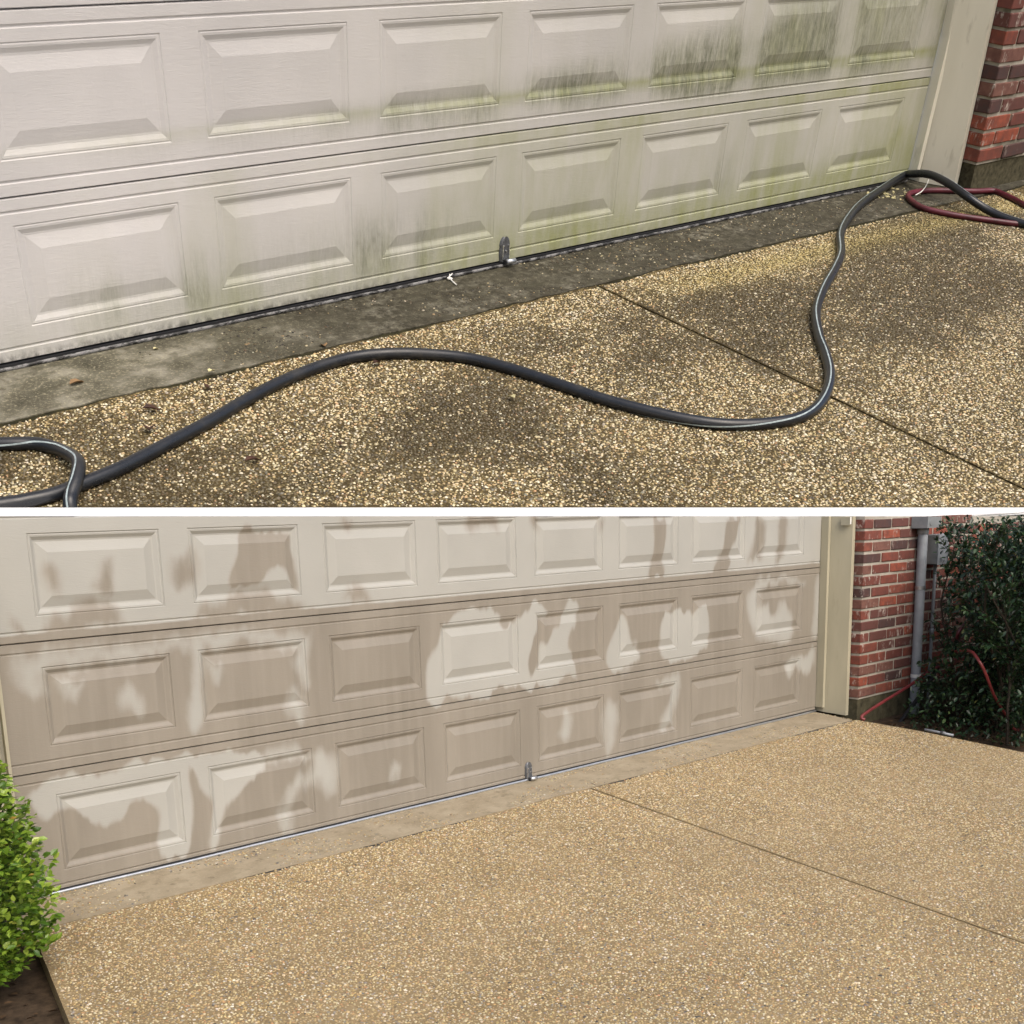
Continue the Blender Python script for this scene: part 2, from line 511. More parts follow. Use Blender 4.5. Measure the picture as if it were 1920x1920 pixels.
M_LITTER = plain('leaf_litter', (0.075, 0.045, 0.024), 0.8, 0, 0.6, 18, 'L', 0.2)

def worn_seal():
    m = Mat('worn_seal'); p = m.pos('U')
    n = m.noise(m.scl(p, (26, 40, 60)), 1.0, 5, 0.7)
    m.set(Base_Color=m.ramp(n, [(0.44, (0.012, 0.012, 0.012)), (0.56, (0.20, 0.20, 0.20))]), Roughness=0.5)
    return m.m
M_SEAL_U = worn_seal()
def leaf_mat(name, stops, rough):
    m = Mat(name)
    c = m.ramp(m.attr('tone'), stops)
    m.set(Base_Color=c, Roughness=rough)
    m.b.inputs['Specular IOR Level'].default_value = 0.5
    tr = m.n.new('ShaderNodeBsdfTranslucent'); m.link(c, tr.inputs[0])
    ms = m.n.new('ShaderNodeMixShader'); ms.inputs[0].default_value = 0.22
    m.link(m.b.outputs[0], ms.inputs[1]); m.link(tr.outputs[0], ms.inputs[2])
    m.link(ms.outputs[0], m.out.inputs[0])
    return m.m
M_HOLLY = leaf_mat('holly_leaf', [(0.0, (0.010, 0.025, 0.011)), (0.45, (0.021, 0.049, 0.021)), (0.75, (0.045, 0.09, 0.033)), (0.93, (0.10, 0.15, 0.05)), (0.96, (0.30, 0.25, 0.07))], 0.32)
M_BOX = leaf_mat('boxwood_leaf', [(0.0, (0.04, 0.085, 0.012)), (0.35, (0.095, 0.18, 0.018)), (0.7, (0.21, 0.33, 0.035)), (0.96, (0.34, 0.45, 0.075)), (1.0, (0.42, 0.28, 0.06))], 0.34)
def leaf_obj_mat():
    m = Mat('boxwood_leaf_single'); r = m.rand()
    c = m.ramp(r, [(0.0, (0.05, 0.11, 0.014)), (0.35, (0.12, 0.22, 0.022)), (0.75, (0.25, 0.37, 0.042)), (1.0, (0.38, 0.48, 0.09))])
    m.set(Base_Color=c, Roughness=0.32)
    tr = m.n.new('ShaderNodeBsdfTranslucent'); m.link(c, tr.inputs[0])
    ms = m.n.new('ShaderNodeMixShader'); ms.inputs[0].default_value = 0.22
    m.link(m.b.outputs[0], ms.inputs[1]); m.link(tr.outputs[0], ms.inputs[2]); m.link(ms.outputs[0], m.out.inputs[0])
    return m.m
M_BOXLEAF = leaf_obj_mat()

# ------------------------------------------------------------------ measured shapes
HOSE = [(4.69,-0.06),(4.446,-0.147),(4.158,-0.273),(3.94,-0.396),(3.74,-0.548),(3.555,-0.656),(3.341,-0.768),(3.156,-0.878),(3.044,-0.96),(2.913,-1.077),(2.816,-1.176),(2.7,-1.281),(2.569,-1.368),(2.441,-1.425),(2.32,-1.439),(2.19,-1.403),(2.092,-1.344),(2.021,-1.261),(1.958,-1.15),(1.904,-1.026),(1.863,-0.885),(1.818,-0.743),(1.755,-0.616),(1.661,-0.526),(1.563,-0.467),(1.448,-0.435),(1.306,-0.445),(1.153,-0.482),(1.015,-0.532),(0.879,-0.589),(0.757,-0.634),(0.64,-0.676),(0.533,-0.712),(0.437,-0.733),(0.348,-0.747),(0.285,-0.741),(0.249,-0.734)]
LOOP = [(0.357,-0.442),(0.379,-0.455),(0.433,-0.488),(0.46,-0.549),(0.462,-0.629),(0.441,-0.704),(0.407,-0.756),(0.374,-0.788),(0.337,-0.817)]
HOSE_FAR = [(4.928,-0.009,0.03),(4.929,-0.075,0.06),(4.915,-0.166,0.08),(4.87,-0.297,0.08),(4.841,-0.421,0.06),(4.868,-0.511,0.03),(4.878,-0.619,0.018),(4.899,-0.74,0.018)]
RED = [(5.18,-0.578),(5.23,-0.429),(5.257,-0.334),(5.242,-0.256),(5.166,-0.186),(5.048,-0.144),(4.951,-0.12),(4.863,-0.126),(4.77,-0.163),(4.7,-0.226),(4.652,-0.321),(4.679,-0.416),(4.728,-0.495),(4.802,-0.586),(4.858,-0.652),(4.936,-0.72)]
LEAVES = {'a':(0.698,-0.176),'b':(0.985,-0.391),'c':(0.779,-0.438),'d':(0.718,-0.538),'e':(0.847,-0.83),'f':(1.095,-0.871),'g':(1.446,-0.29),'h':(1.499,-0.491),'i':(1.691,-0.884),'j':(1.0,-0.071),'k':(1.046,-0.304),'l':(4.725,-0.069),'m':(3.789,-0.278)}
HOOK = [(4.802,-0.18),(4.84,-0.184),(4.906,-0.162),(4.961,-0.134)]
TIE = [(2.178,0.015),(2.171,-0.017),(2.162,-0.042),(2.152,-0.077)]
# outlines of wet and dry patches on the washed door (x, z on the door, metres)
WET = [
[(0.105,1.178),(0.137,1.183),(0.166,1.157),(0.162,1.097),(0.137,1.074),(0.11,1.085),(0.099,1.131)],
[(0.329,1.214),(0.372,1.209),(0.363,1.09),(0.343,1.06),(0.267,1.075),(0.302,1.119)],
[(0.106,1.021),(0.271,1.046),(0.353,1.06),(0.381,1.001),(0.409,0.941),(-0.036,0.924),(-0.026,1.007),(0.007,0.981),(0.048,0.962),(0.088,0.98)],
[(0.584,1.187),(0.624,1.217),(0.652,1.21),(0.67,1.235),(0.698,1.214),(0.713,1.142),(0.684,1.038),(0.657,1.099),(0.615,1.055),(0.579,1.058)],
[(0.898,1.263),(1.131,1.263),(1.14,1.162),(1.147,1.035),(1.115,1.058),(1.086,1.116),(1.052,1.159),(1.011,1.113),(0.982,1.066),(0.915,1.043),(0.812,1.049),(0.825,1.102),(0.871,1.181)],
[(0.7,1.003),(0.834,1.028),(0.98,1.045),(1.162,1.006),(1.167,0.956),(1.244,0.928),(0.67,0.925),(0.642,0.948)],
[(1.335,0.943),(1.367,1.007),(1.443,1.042),(1.498,1.013),(1.531,0.944)],
[(1.379,1.309),(1.443,1.307),(1.435,1.257),(1.402,1.247),(1.376,1.266)],
[(2.069,1.3),(2.29,1.295),(2.277,1.24),(2.242,1.225),(2.187,1.242),(2.131,1.228),(2.097,1.198),(2.071,1.222)],
[(2.47,1.291),(2.548,1.285),(2.546,1.215),(2.515,1.2),(2.487,1.25)],
[(2.953,1.28),(3.019,1.279),(3.005,1.218),(2.972,1.197)],
[(3.391,1.261),(3.496,1.259),(3.513,1.162),(3.469,1.08),(3.464,1.011),(3.492,0.94),(3.336,0.949),(3.369,1.03),(3.402,1.152)],
[(4.033,1.246),(4.211,1.242),(4.162,1.177),(4.113,1.112),(4.07,1.033),(4.086,0.943),(3.898,0.946),(3.976,1.044),(4.011,1.145)],
[(4.289,1.24),(4.422,1.237),(4.408,1.079),(4.373,0.951),(4.297,1.023),(4.233,0.973),(4.262,1.084),(4.292,1.158)],
[(4.532,1.219),(4.657,1.216),(4.636,1.078),(4.613,0.97),(4.515,0.967),(4.552,1.081)],
[(4.873,0.949),(4.914,1.011),(4.978,0.944)]]
DRY = [
[(-0.04,0.895),(0.11,0.892),(0.516,0.873),(0.666,0.886),(0.668,0.825),(0.556,0.829),(0.367,0.803),(0.063,0.817),(0.074,0.753),(0.05,0.706),(-0.005,0.726),(-0.057,0.757)],
[(0.334,0.689),(0.359,0.732),(0.402,0.734),(0.43,0.697),(0.42,0.632),(0.389,0.606),(0.362,0.627)],
[(0.115,0.773),(0.213,0.762),(0.17,0.735),(0.132,0.696),(0.121,0.741)],
[(0.659,0.886),(0.695,0.869),(0.691,0.748),(0.682,0.646),(0.687,0.576),(0.64,0.527),(0.608,0.559),(0.625,0.653),(0.653,0.752)],
[(1.102,0.673),(1.148,0.595),(1.143,0.536),(1.105,0.49),(1.048,0.542),(1.049,0.614)],
[(0.674,0.891),(0.9,0.872),(1.016,0.875),(1.144,0.875),(1.202,0.845),(1.179,0.767),(1.163,0.622),(1.138,0.698),(1.091,0.754),(1.147,0.814),(0.978,0.829),(0.816,0.831),(0.691,0.829)],
[(0.716,0.765),(0.763,0.767),(0.744,0.687),(0.728,0.723)],
[(1.92,0.861),(2.028,0.884),(2.206,0.875),(2.262,0.842),(2.271,0.775),(2.316,0.746),(2.378,0.816),(2.487,0.859),(2.524,0.873),(2.597,0.842),(2.547,0.811),(2.504,0.806),(2.514,0.729),(2.444,0.65),(2.43,0.582),(2.477,0.526),(2.528,0.572),(2.531,0.684),(2.606,0.694),(2.658,0.759),(2.71,0.799),(2.737,0.858),(2.789,0.871),(2.821,0.834),(2.787,0.766),(2.733,0.7),(2.732,0.612),(2.795,0.534),(2.781,0.473),(2.476,0.478),(2.121,0.482),(1.805,0.485),(1.793,0.547),(1.81,0.68),(1.872,0.762)],
[(3.125,0.793),(3.174,0.771),(3.195,0.622),(3.282,0.576),(3.267,0.503),(3.011,0.493),(3.026,0.601),(3.083,0.724)],
[(3.482,0.743),(3.573,0.779),(3.608,0.776),(3.644,0.73),(3.691,0.748),(3.739,0.715),(3.786,0.778),(3.884,0.756),(3.895,0.486),(3.461,0.49),(3.448,0.66)],
[(3.152,0.589),(3.216,0.611),(3.282,0.619),(3.276,0.492),(3.151,0.484)],
[(4.263,0.865),(4.369,0.89),(4.833,0.879),(4.835,0.839),(4.37,0.844),(4.382,0.719),(4.456,0.745),(4.487,0.657),(4.556,0.675),(4.581,0.736),(4.682,0.713),(4.758,0.635),(4.723,0.476),(4.356,0.499),(4.313,0.585),(4.228,0.731)],
[(4.951,0.889),(5.026,0.889),(5.005,0.483),(4.952,0.48),(4.97,0.692)],
[(-0.059,0.418),(0.408,0.434),(0.944,0.424),(0.936,0.321),(0.833,0.279),(0.755,0.222),(0.707,0.129),(0.682,0.069),(0.657,0.08),(0.664,0.149),(0.69,0.226),(0.641,0.316),(0.622,0.379),(0.587,0.377),(0.59,0.245),(0.561,0.077),(0.49,0.046),(0.438,0.08),(0.431,0.133),(0.457,0.213),(0.446,0.277),(0.408,0.312),(0.347,0.29),(0.302,0.249),(0.232,0.241),(0.192,0.281),(0.15,0.306),(0.103,0.325),(0.057,0.297),(0.004,0.292)],
[(1.159,0.377),(1.291,0.339),(1.289,0.239),(1.252,0.143),(1.202,0.161),(1.158,0.236),(1.118,0.218),(1.044,0.149),(1.028,0.061),(0.962,0.074),(0.989,0.176),(1.063,0.269),(1.143,0.288)],
[(1.598,0.248),(1.63,0.234),(1.592,0.16),(1.57,0.155)],
[(2.699,0.321),(2.745,0.288),(2.75,0.242),(2.71,0.193),(2.645,0.193),(2.678,0.252)],
[(2.968,0.332),(3.108,0.342),(3.077,0.081),(2.979,0.097)],
[(3.415,0.412),(3.577,0.427),(3.63,0.403),(3.613,0.301),(3.573,0.21),(3.58,0.104),(3.451,0.108),(3.474,0.223),(3.543,0.288),(3.565,0.366),(3.427,0.375)],
[(4.655,0.369),(4.829,0.409),(4.978,0.427),(4.985,0.318),(4.851,0.274),(4.759,0.342),(4.725,0.272),(4.666,0.303)],
[(3.13,0.543),(3.195,0.557),(3.216,0.499),(3.194,0.452),(3.13,0.452)],
[(0.936,0.439),(1.16,0.385),(1.166,0.334),(1.05,0.345),(0.93,0.36)]]

# ------------------------------------------------------------------ the setting
V = []; F = []
ys = [-90, -30, -8, -4, -2, -1, -0.3, 0.25, 0.26, 30, 90]
xs_ = [-90, -20, -6, -2, -0.5, 2, 5, 7, 12, 30, 90]
for y in ys:
    for x in xs_:
        V.append((x, y, gzL(y) - 0.055 if y <= 0.25 else -0.045))
nx = len(xs_)
F = [(j * nx + i, j * nx + i + 1, (j + 1) * nx + i + 1, (j + 1) * nx + i) for j in range(len(ys) - 1) for i in range(nx - 1)]
tag(obj('ground', V, F, M_SOIL, base=(0, 0, 0)), 'dark bare soil around the lower driveway', 'ground', kind='structure')

def grid_patch(xl, xr, y0, y1, nu, nv, zf):
    """quads between x = xl(y)..xr(y) and y = y0(u)..y1(u), y1 the edge towards the door"""
    U_ = np.linspace(0, 1, nu + 1); V_ = np.linspace(0, 1, nv + 1)
    P = []
    for v in V_:
        for u in U_:
            ya = y0(u); yb = y1(u)
            y = ya + (yb - ya) * v
            x = xl(y) + (xr(y) - xl(y)) * u
            P.append((x, y, zf(y)))
    Fq = [(j * (nu + 1) + i, j * (nu + 1) + i + 1, (j + 1) * (nu + 1) + i + 1, (j + 1) * (nu + 1) + i) for j in range(nv) for i in range(nu)]
    return np.array(P), Fq
def skirt(P, Fq, nu, nv, d):
    """turn the border of a grid patch down by d so the slab has an edge"""
    b = list(range(nu + 1)) + [(j + 1) * (nu + 1) - 1 for j in range(1, nv + 1)] + [nv * (nu + 1) + i for i in range(nu - 1, -1, -1)] + [j * (nu + 1) for j in range(nv - 1, 0, -1)]
    n = len(P); Q = P[b].copy(); Q[:, 2] -= d
    m = len(b)
    return np.vstack([P, Q]), Fq + [(b[(i + 1) % m], b[i], n + i, n + (i + 1) % m) for i in range(m)]

# ---- lower, washed driveway
def seamL(x): return -0.272 + 0.010 * (float(fbm(x * 2.2, 3.0, 5)) - 0.5) + 0.006 * (float(fbm(x * 16, 9.0, 8)) - 0.5)
def crackL(x): return 0.005 + 0.022 * float(sstep(0.42, 0.72, fbm(x * 4, 7.0, 13)))
def leftL(y): return -0.271 + 0.289 * (y + 0.56)
def rightL(y): return float(np.interp(y, [-12, -1.24, -0.67, -0.30, 0.1], [5.16, 5.105, 5.085, 5.03, 5.00]))
def jointL(y): return 2.572 + 0.088 * (y + 0.3)
def dirtL(x, y):
    d = 0.75 * sstep(0.50, 0.72, fbm(x * 1.3 + 3, y * 1.7, 21)) * sstep(0.35, 0.6, fbm(x * 6, y * 6, 29))
    d = d + 0.55 * np.exp(-((x - 4.6) / 0.7) ** 2 - ((y + 0.9) / 0.5) ** 2)
    return np.clip(d * 0.30, 0, 1)
dw = thing('driveway', WL, (2.5, -1.5, gzL(-1.5)), 'clean tan exposed-aggregate driveway before the washed garage door', 'driveway', kind='structure')
gap = 0.005
sl1, f1 = grid_patch(leftL, lambda y: jointL(y) - gap, lambda u: -7.0, lambda u: seamL(-0.19 + 2.76 * u) - crackL(-0.19 + 2.76 * u), 90, 120, gzL)
sl2, f2 = grid_patch(lambda y: jointL(y) + gap, rightL, lambda u: -7.0, lambda u: seamL(2.57 + 2.46 * u) - crackL(2.57 + 2.46 * u), 90, 120, gzL)
for P_, f_ in ((sl1, f1), (sl2, f2)):
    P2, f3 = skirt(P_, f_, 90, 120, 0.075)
    dd = dirtL(P2[:, 0], P2[:, 1]); dd[len(P_):] = 1.0            # slab edge gets darker towards its lower rim
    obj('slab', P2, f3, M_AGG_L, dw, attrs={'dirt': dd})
ap, fa = grid_patch(lambda y: -0.22, lambda y: 5.0, lambda u: seamL(-0.2 + 5.2 * u) + 0.0022 * float(fbm((-0.2 + 5.2 * u) * 9, 1.0, 3)), lambda u: 0.06, 260, 8, gzL)
ap2, fa2 = skirt(ap, fa, 260, 8, 0.075)
ao = obj('apron', ap2, fa2, M_CON_L, base=(2.5, -0.13, 0)); tag(ao, 'plain concrete strip under the washed garage door', 'concrete strip', kind='structure')

# ---- upper, dirty driveway on the terrace
def seamU(x): return -0.302 + 0.012 * (float(fbm(x * 2.0, 5.0, 15)) - 0.5) + 0.020 * (float(fbm(x * 14, 2.0, 18)) - 0.5)
def cutU(x): return max(-0.462 - 0.63285 * (x + 0.159), -2.75)
def jointU(y): return 2.612 + 0.024 * (y + 0.36)
def dirtU(x, y):
    d = 0.62 * sstep(0.42, 0.72, fbm(x * 1.9 + 1, y * 2.3, 31)) + 0.35 * sstep(0.45, 0.7, fbm(x * 7, y * 7, 37))
    for cx, cy, rx, ry, a in ((1.55, -0.90, 0.24, 0.22, 0.95), (1.20, -0.98, 0.20, 0.13, 0.6), (3.05, -0.72, 0.32, 0.22, 0.8), (3.25, -1.15, 0.42, 0.22, 0.7), (0.80, -0.72, 0.22, 0.07, 0.6),
                              (2.55, -0.62, 0.30, 0.10, 0.45), (3.4, -0.70, 0.6, 0.16, 0.5), (3.9, -1.1, 0.5, 0.25, 0.5), (2.9, -0.95, 0.25, 0.15, 0.5), (4.2, -0.55, 0.5, 0.16, 0.8), (5.0, -0.3, 0.5, 0.3, 0.9), (2.2, -0.95, 0.16, 0.13, 0.5), (1.1, -0.60, 0.12, 0.06, 0.35), (3.7, -0.95, 0.3, 0.16, 0.55)):
        d = d + a * np.exp(-((x - cx) / rx) ** 2 - ((y - cy) / ry) ** 2)
    # a cleaner, yellowish track running along the slab
    tr = np.exp(-((y + 0.46 + 0.03 * np.sin(x * 3)) / 0.055) ** 2) * sstep(2.6, 3.2, x)
    tr2 = np.exp(-((y + 0.34) / 0.05) ** 2) * 0.6
    tr3 = sstep(-1.5, -1.9, y) * 0.6
    d = d + 0.35 * (fbm(x * 5 + 2, y * 5, 33, 5) - 0.5)
    return np.clip(sstep(0.0, 1.25, d - 0.7 * tr - tr2 * 0.6 - tr3 * 0.5 + 0.06), 0, 1)
du = thing('driveway', WU, (2.5, -1.2, gzU(-1.2)), 'dirty brown exposed-aggregate driveway under the black hose', 'driveway', kind='structure')
def upatch(xa, xb, yb, ncell):
    nu = int((xb - xa) / ncell); xs = np.linspace(xa, xb, nu + 1); nv = 90
    P = []
    for v in np.linspace(0, 1, nv + 1):
        for x in xs:
            y1 = yb(x); y0 = min(cutU(x), y1 - 0.002); y = y0 + (y1 - y0) * v
            P.append((x, y, gzU(y)))
    P = np.array(P)
    return P, [(j * (nu + 1) + i, j * (nu + 1) + i + 1, (j + 1) * (nu + 1) + i + 1, (j + 1) * (nu + 1) + i) for j in range(nv) for i in range(nu)], nu, nv
for xa, xb in ((-0.40, 2.607), (2.617, 6.6)):
    P_, f_, nu, nv = upatch(xa, xb, lambda x: seamU(x) - 0.006 - 0.022 * float(sstep(0.35, 0.75, fbm(x * 4, 4.0, 19))), 0.02)
    P_[:, 0] += 0.024 * (P_[:, 1] + 0.36) * np.exp(-((P_[:, 0] - 2.612) / 0.4) ** 2)
    P2, f3 = skirt(P_, f_, nu, nv, 0.03)
    obj('slab', P2, f3, M_AGG_U, du, attrs={'dirt': dirtU(P2[:, 0], P2[:, 1])})
nu = 340; xs = np.linspace(-0.42, 6.6, nu + 1); P = []
for v in np.linspace(0, 1, 13):
    for x in xs:
        y0 = max(seamU(x) + 0.003 * float(fbm(x * 8, 1.5, 4)), min(cutU(x), 0.0)); P.append((x, y0 + (0.06 - y0) * v, gzU(y0 + (0.06 - y0) * v)))
P = np.array(P); fq = [(j * (nu + 1) + i, j * (nu + 1) + i + 1, (j + 1) * (nu + 1) + i + 1, (j + 1) * (nu + 1) + i) for j in range(12) for i in range(nu)]
P2, f3 = skirt(P, fq, nu, 12, 0.03)
apd = np.clip(0.55 + 0.35 * sstep(1.0, 2.0, P2[:, 0]) + 0.5 * sstep(1.2, 2.2, P2[:, 0]) * sstep(0.3, 0.6, fbm(P2[:, 0] * 3, P2[:, 1] * 6, 41)) + 0.35 * sstep(2.6, 3.6, P2[:, 0]) + 0.5 * np.exp(-((P2[:, 1] + 0.02) / 0.05) ** 2) * sstep(0.4, 0.6, fbm(P2[:, 0] * 5, 1.0, 43))
              - 0.45 * np.exp(-((P2[:, 0] - 0.75) / 0.35) ** 2) + 0.6 * (fbm(P2[:, 0] * 4, P2[:, 1] * 9, 45) - 0.5), 0, 1)
ao = obj('apron', P2, f3, M_CON_U, frame=WU, base=(2.5, -0.15, 0), attrs={'dirt': apd}); tag(ao, 'blackened concrete strip under the mouldy garage door', 'concrete strip', kind='structure')

# dirt in the crack between apron and slab
xs = np.linspace(-0.18, 4.99, 120)
obj('crack_dirt', [(x, seamL(x) + d, gzL(seamL(x)) - 0.003) for x in xs for d in (-0.026, 0.006)], [(2 * i, 2 * i + 2, 2 * i + 3, 2 * i + 1) for i in range(119)], M_SEALDARK, dw)
xs = np.linspace(-0.30, 6.5, 150)
obj('crack_dirt', [(x, seamU(x) + d, gzU(seamU(x)) - 0.003) for x in xs for d in (-0.040, 0.008)], [(2 * i, 2 * i + 2, 2 * i + 3, 2 * i + 1) for i in range(149)], M_MOSS, du)
# black filler in the control joints
obj('joint_filler', [(jointL(y) + sx, y, gzL(y) - 0.009) for y in (-7.0, -0.29) for sx in (-0.0052, 0.0052)], [(0, 1, 3, 2)], M_SEALDARK, dw)
obj('joint_filler', [(jointU(y) + sx, y, gzU(y) - 0.007) for y in (-2.05, -0.32) for sx in (-0.0062, 0.0062)], [(0, 1, 3, 2)], M_SEALDARK, du)
# earth body of the terrace that carries the upper front
rim = [(x, cutU(x)) for x in np.linspace(-0.40, 6.55, 30)] + [(6.55, 1.5), (-0.40, 1.5)]
top = [WU @ Vector((x, y, gzU(min(y, 0)) - 0.034)) for x, y in rim]
n = len(top)
V = [tuple(p) for p in top] + [(p.x, p.y, -0.6) for p in top]
F = [(i, (i + 1) % n, n + (i + 1) % n, n + i)[::-1] for i in range(n)] + [tuple(range(n))]
tag(obj('hillside', V, F, M_HILL, base=(4, 6, -0.6)), 'earth slope carrying the upper garage front', 'slope', kind='structure')

# flat white roof between the lower front and the terrace
fr = [Vector((x, 0.02, topL(x, 0.02))) for x in np.linspace(-1.7, 8.4, 24)]
bk = [WU @ Vector((x, cutU(x) - 0.002, gzU(cutU(x)))) for x in np.linspace(-0.40, 3.35, 24)]
V = [tuple(p) for p in fr] + [tuple(p) for p in bk] + [tuple(p - Vector((0, 0, 0.05))) for p in fr] + [tuple(p - Vector((0, 0, 0.05))) for p in bk]
F = []
for i in range(23):
    F += [(i, i + 1, 25 + i, 24 + i), (49 + i, 48 + i, 72 + i, 73 + i), (48 + i, 49 + i, i + 1, i), (25 + i, 73 + i, 72 + i, 24 + i)]
F += [(0, 24, 72, 48), (23, 71, 95, 47)]
tag(obj('flat_roof', V, F, M_ROOF, base=(2, 1.5, 1.3)), 'white flat roof edge above the washed garage door', 'roof', kind='structure')

# ---- pebbles of both driveways
def cam_px(Pw):
    q = (Pw - np.array(CAM)) @ np.array(RL).T
    return q[:, 0] / q[:, 2] * 2300 + 960, q[:, 1] / q[:, 2] * 2300 + 1500, q[:, 2]
PAL = np.array([(0.56, 0.47, 0.29), (0.62, 0.54, 0.37), (0.46, 0.335, 0.155), (0.52, 0.40, 0.20), (0.38, 0.26, 0.115), (0.68, 0.63, 0.52), (0.30, 0.27, 0.22), (0.20, 0.185, 0.165), (0.44, 0.25, 0.12), (0.085, 0.075, 0.065)])
def pebbles(parent, frame, mat_w, zf, xr, yr, pitch, keep, k, colour, weights, seed, cap):
    g = np.random.default_rng(seed)
    X, Y = np.meshgrid(np.arange(xr[0], xr[1], pitch), np.arange(yr[0], yr[1], pitch * 0.92))
    X[::2] += pitch * 0.5
    X = (X + g.uniform(-0.42, 0.42, X.shape) * pitch).ravel(); Y = (Y + g.uniform(-0.42, 0.42, Y.shape) * pitch).ravel()
    Z = zf(Y)
    Wm = np.array(mat_w); Pw = np.c_[X, Y, Z] @ Wm[:3, :3].T + Wm[:3, 3]
    px, py, dep = cam_px(Pw)
    ok = keep(X, Y) & (dep > 0.5) & (px > -200) & (py < 2120) & (g.random(len(X)) < 0.93 * (1 - sstep(2050, 2600, px)))
    X = X[ok]; Y = Y[ok]; Z = Z[ok]; n = len(X)
    if n > cap:
        s = g.permutation(n)[:cap]; X = X[s]; Y = Y[s]; Z = Z[s]; n = cap
    r = pitch * g.lognormal(-0.72, 0.24, n); r = np.clip(r, pitch * 0.26, pitch * 0.80)
    el = g.uniform(0.62, 1.0, n); an = g.uniform(0, math.pi, n)
    h = r * g.uniform(0.30, 0.55, n)
    a = (np.arange(k) * 2 * math.pi / k)[None, :] + g.uniform(0, 6.28, n)[:, None]
    jit = g.uniform(0.82, 1.15, (n, k))
    ca, sa = np.cos(an)[:, None], np.sin(an)[:, None]
    def ring(rad, zz):
        lx = np.cos(a) * jit * r[:, None] * rad; ly = np.sin(a) * jit * (r * el)[:, None] * rad
        return np.stack([X[:, None] + lx * ca - ly * sa, Y[:, None] + lx * sa + ly * ca, np.broadcast_to((Z + zz)[:, None], (n, k))], 2)
    tilt = g.uniform(-0.12, 0.12, (n, 2)) * r[:, None]
    P = np.concatenate([ring(1.0, -0.0012 + 0 * h), ring(0.72, h * 0.78), np.stack([X + tilt[:, 0], Y + tilt[:, 1], Z + h], 1)[:, None, :]], 1)
    m = 2 * k + 1
    tri = []
    for j in range(k):
        q = (j + 1) % k
        tri += [(j, q, k + q), (j, k + q, k + j), (k + j, k + q, 2 * k)]
    tri = np.array(tri)
    T = (tri[None] + (np.arange(n) * m)[:, None, None]).reshape(-1, 3)
    b = np.array(BASE[parent])
    me = bpy.data.meshes.new('pebbles')
    me.vertices.add(n * m); me.vertices.foreach_set('co', (P.reshape(-1, 3) - b).astype(np.float32).ravel())
    me.loops.add(T.size); me.loops.foreach_set('vertex_index', T.astype(np.int32).ravel())
    me.polygons.add(len(T)); me.polygons.foreach_set('loop_start', np.arange(0, T.size, 3, dtype=np.int32))
    me.polygons.foreach_set('loop_total', np.full(len(T), 3, np.int32))
    me.polygons.foreach_set('use_smooth', np.ones(len(T), bool))
    me.update(calc_edges=True)
    ci = g.choice(len(PAL), n, p=np.array(weights) / np.sum(weights))
    C = PAL[ci] * g.uniform(0.78, 1.18, (n, 1)) * g.uniform(0.95, 1.05, (n, 3))
    C = np.clip(colour(C, X, Y, g), 0, 0.85)
    C4 = np.repeat(np.c_[C, np.ones(n)], m, axis=0).astype(np.float32)
    at = me.attributes.new('Col', 'FLOAT_COLOR', 'POINT'); at.data.foreach_set('color', C4.ravel())
    me.materials.append(M_PEB)
    o = bpy.data.objects.new('pebbles', me); COL.objects.link(o); o.parent = parent; o['kind'] = 'stuff'; BASE[o] = BASE[parent]
    print('pebbles', n)
    return o
def near_line(v, c, w): return np.abs(v - c) > w
def keepL(X, Y):
    seam = -0.272 + 0.010 * (fbm(X * 2.2, np.full_like(X, 3.0), 5) - 0.5)
    return (X > -0.271 + 0.289 * (Y + 0.56) + 0.012) & (X < np.interp(Y, [-12, -1.24, -0.67, -0.30, 0.1], [5.16, 5.105, 5.085, 5.03, 5.0]) - 0.01) & ((Y < seam - 0.012) | ((Y > seam + 0.012) & (fbm(X * 3.1, Y * 5, 63) + 0.25 * fbm(X * 25, Y * 25, 65) + 0.35 * np.clip(-Y - 0.12, 0, 0.15) > 0.61) & (vnoise(X * 900, Y * 900, 5) < 0.5))) & near_line(X, 2.572 + 0.088 * (Y + 0.3), 0.0125)
def colL(C, X, Y, g):
    d = dirtL(X, Y)[:, None]
    f = fbm(X * 2.5, Y * 2.5, 61)[:, None]
    mean = C.mean(axis=0)
    C = mean + (C - mean) * 1.0                      # washed stones are close in tone
    C = C * (0.80 + 0.26 * f)
    worn = sstep(0.52, 0.66, fbm(X * 1.1 + 9, Y * 1.4, 64))[:, None]
    C = C * (1 - 0.20 * worn) + 0.20 * worn * np.array((0.36, 0.28, 0.17))
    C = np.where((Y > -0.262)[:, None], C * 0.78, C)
    return C * (1 - 0.45 * d)
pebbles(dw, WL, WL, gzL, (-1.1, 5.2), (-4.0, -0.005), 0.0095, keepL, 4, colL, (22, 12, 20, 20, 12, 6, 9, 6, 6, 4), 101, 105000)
def keepU(X, Y):
    seam = -0.302 + 0.012 * (fbm(X * 2.0, np.full_like(X, 5.0), 15) - 0.5)
    return ((Y < seam - 0.020) | ((Y > seam + 0.012) & (fbm(X * 3.1, Y * 5, 67) + 0.3 * fbm(X * 25, Y * 25, 69) + 0.06 * (X - 1.5) > 0.66) & (vnoise(X * 900, Y * 900, 5) < 0.30))) & (Y > -0.462 - 0.63285 * (X + 0.159) + 0.006) & near_line(X, 2.612 + 0.024 * (Y + 0.36), 0.0125)
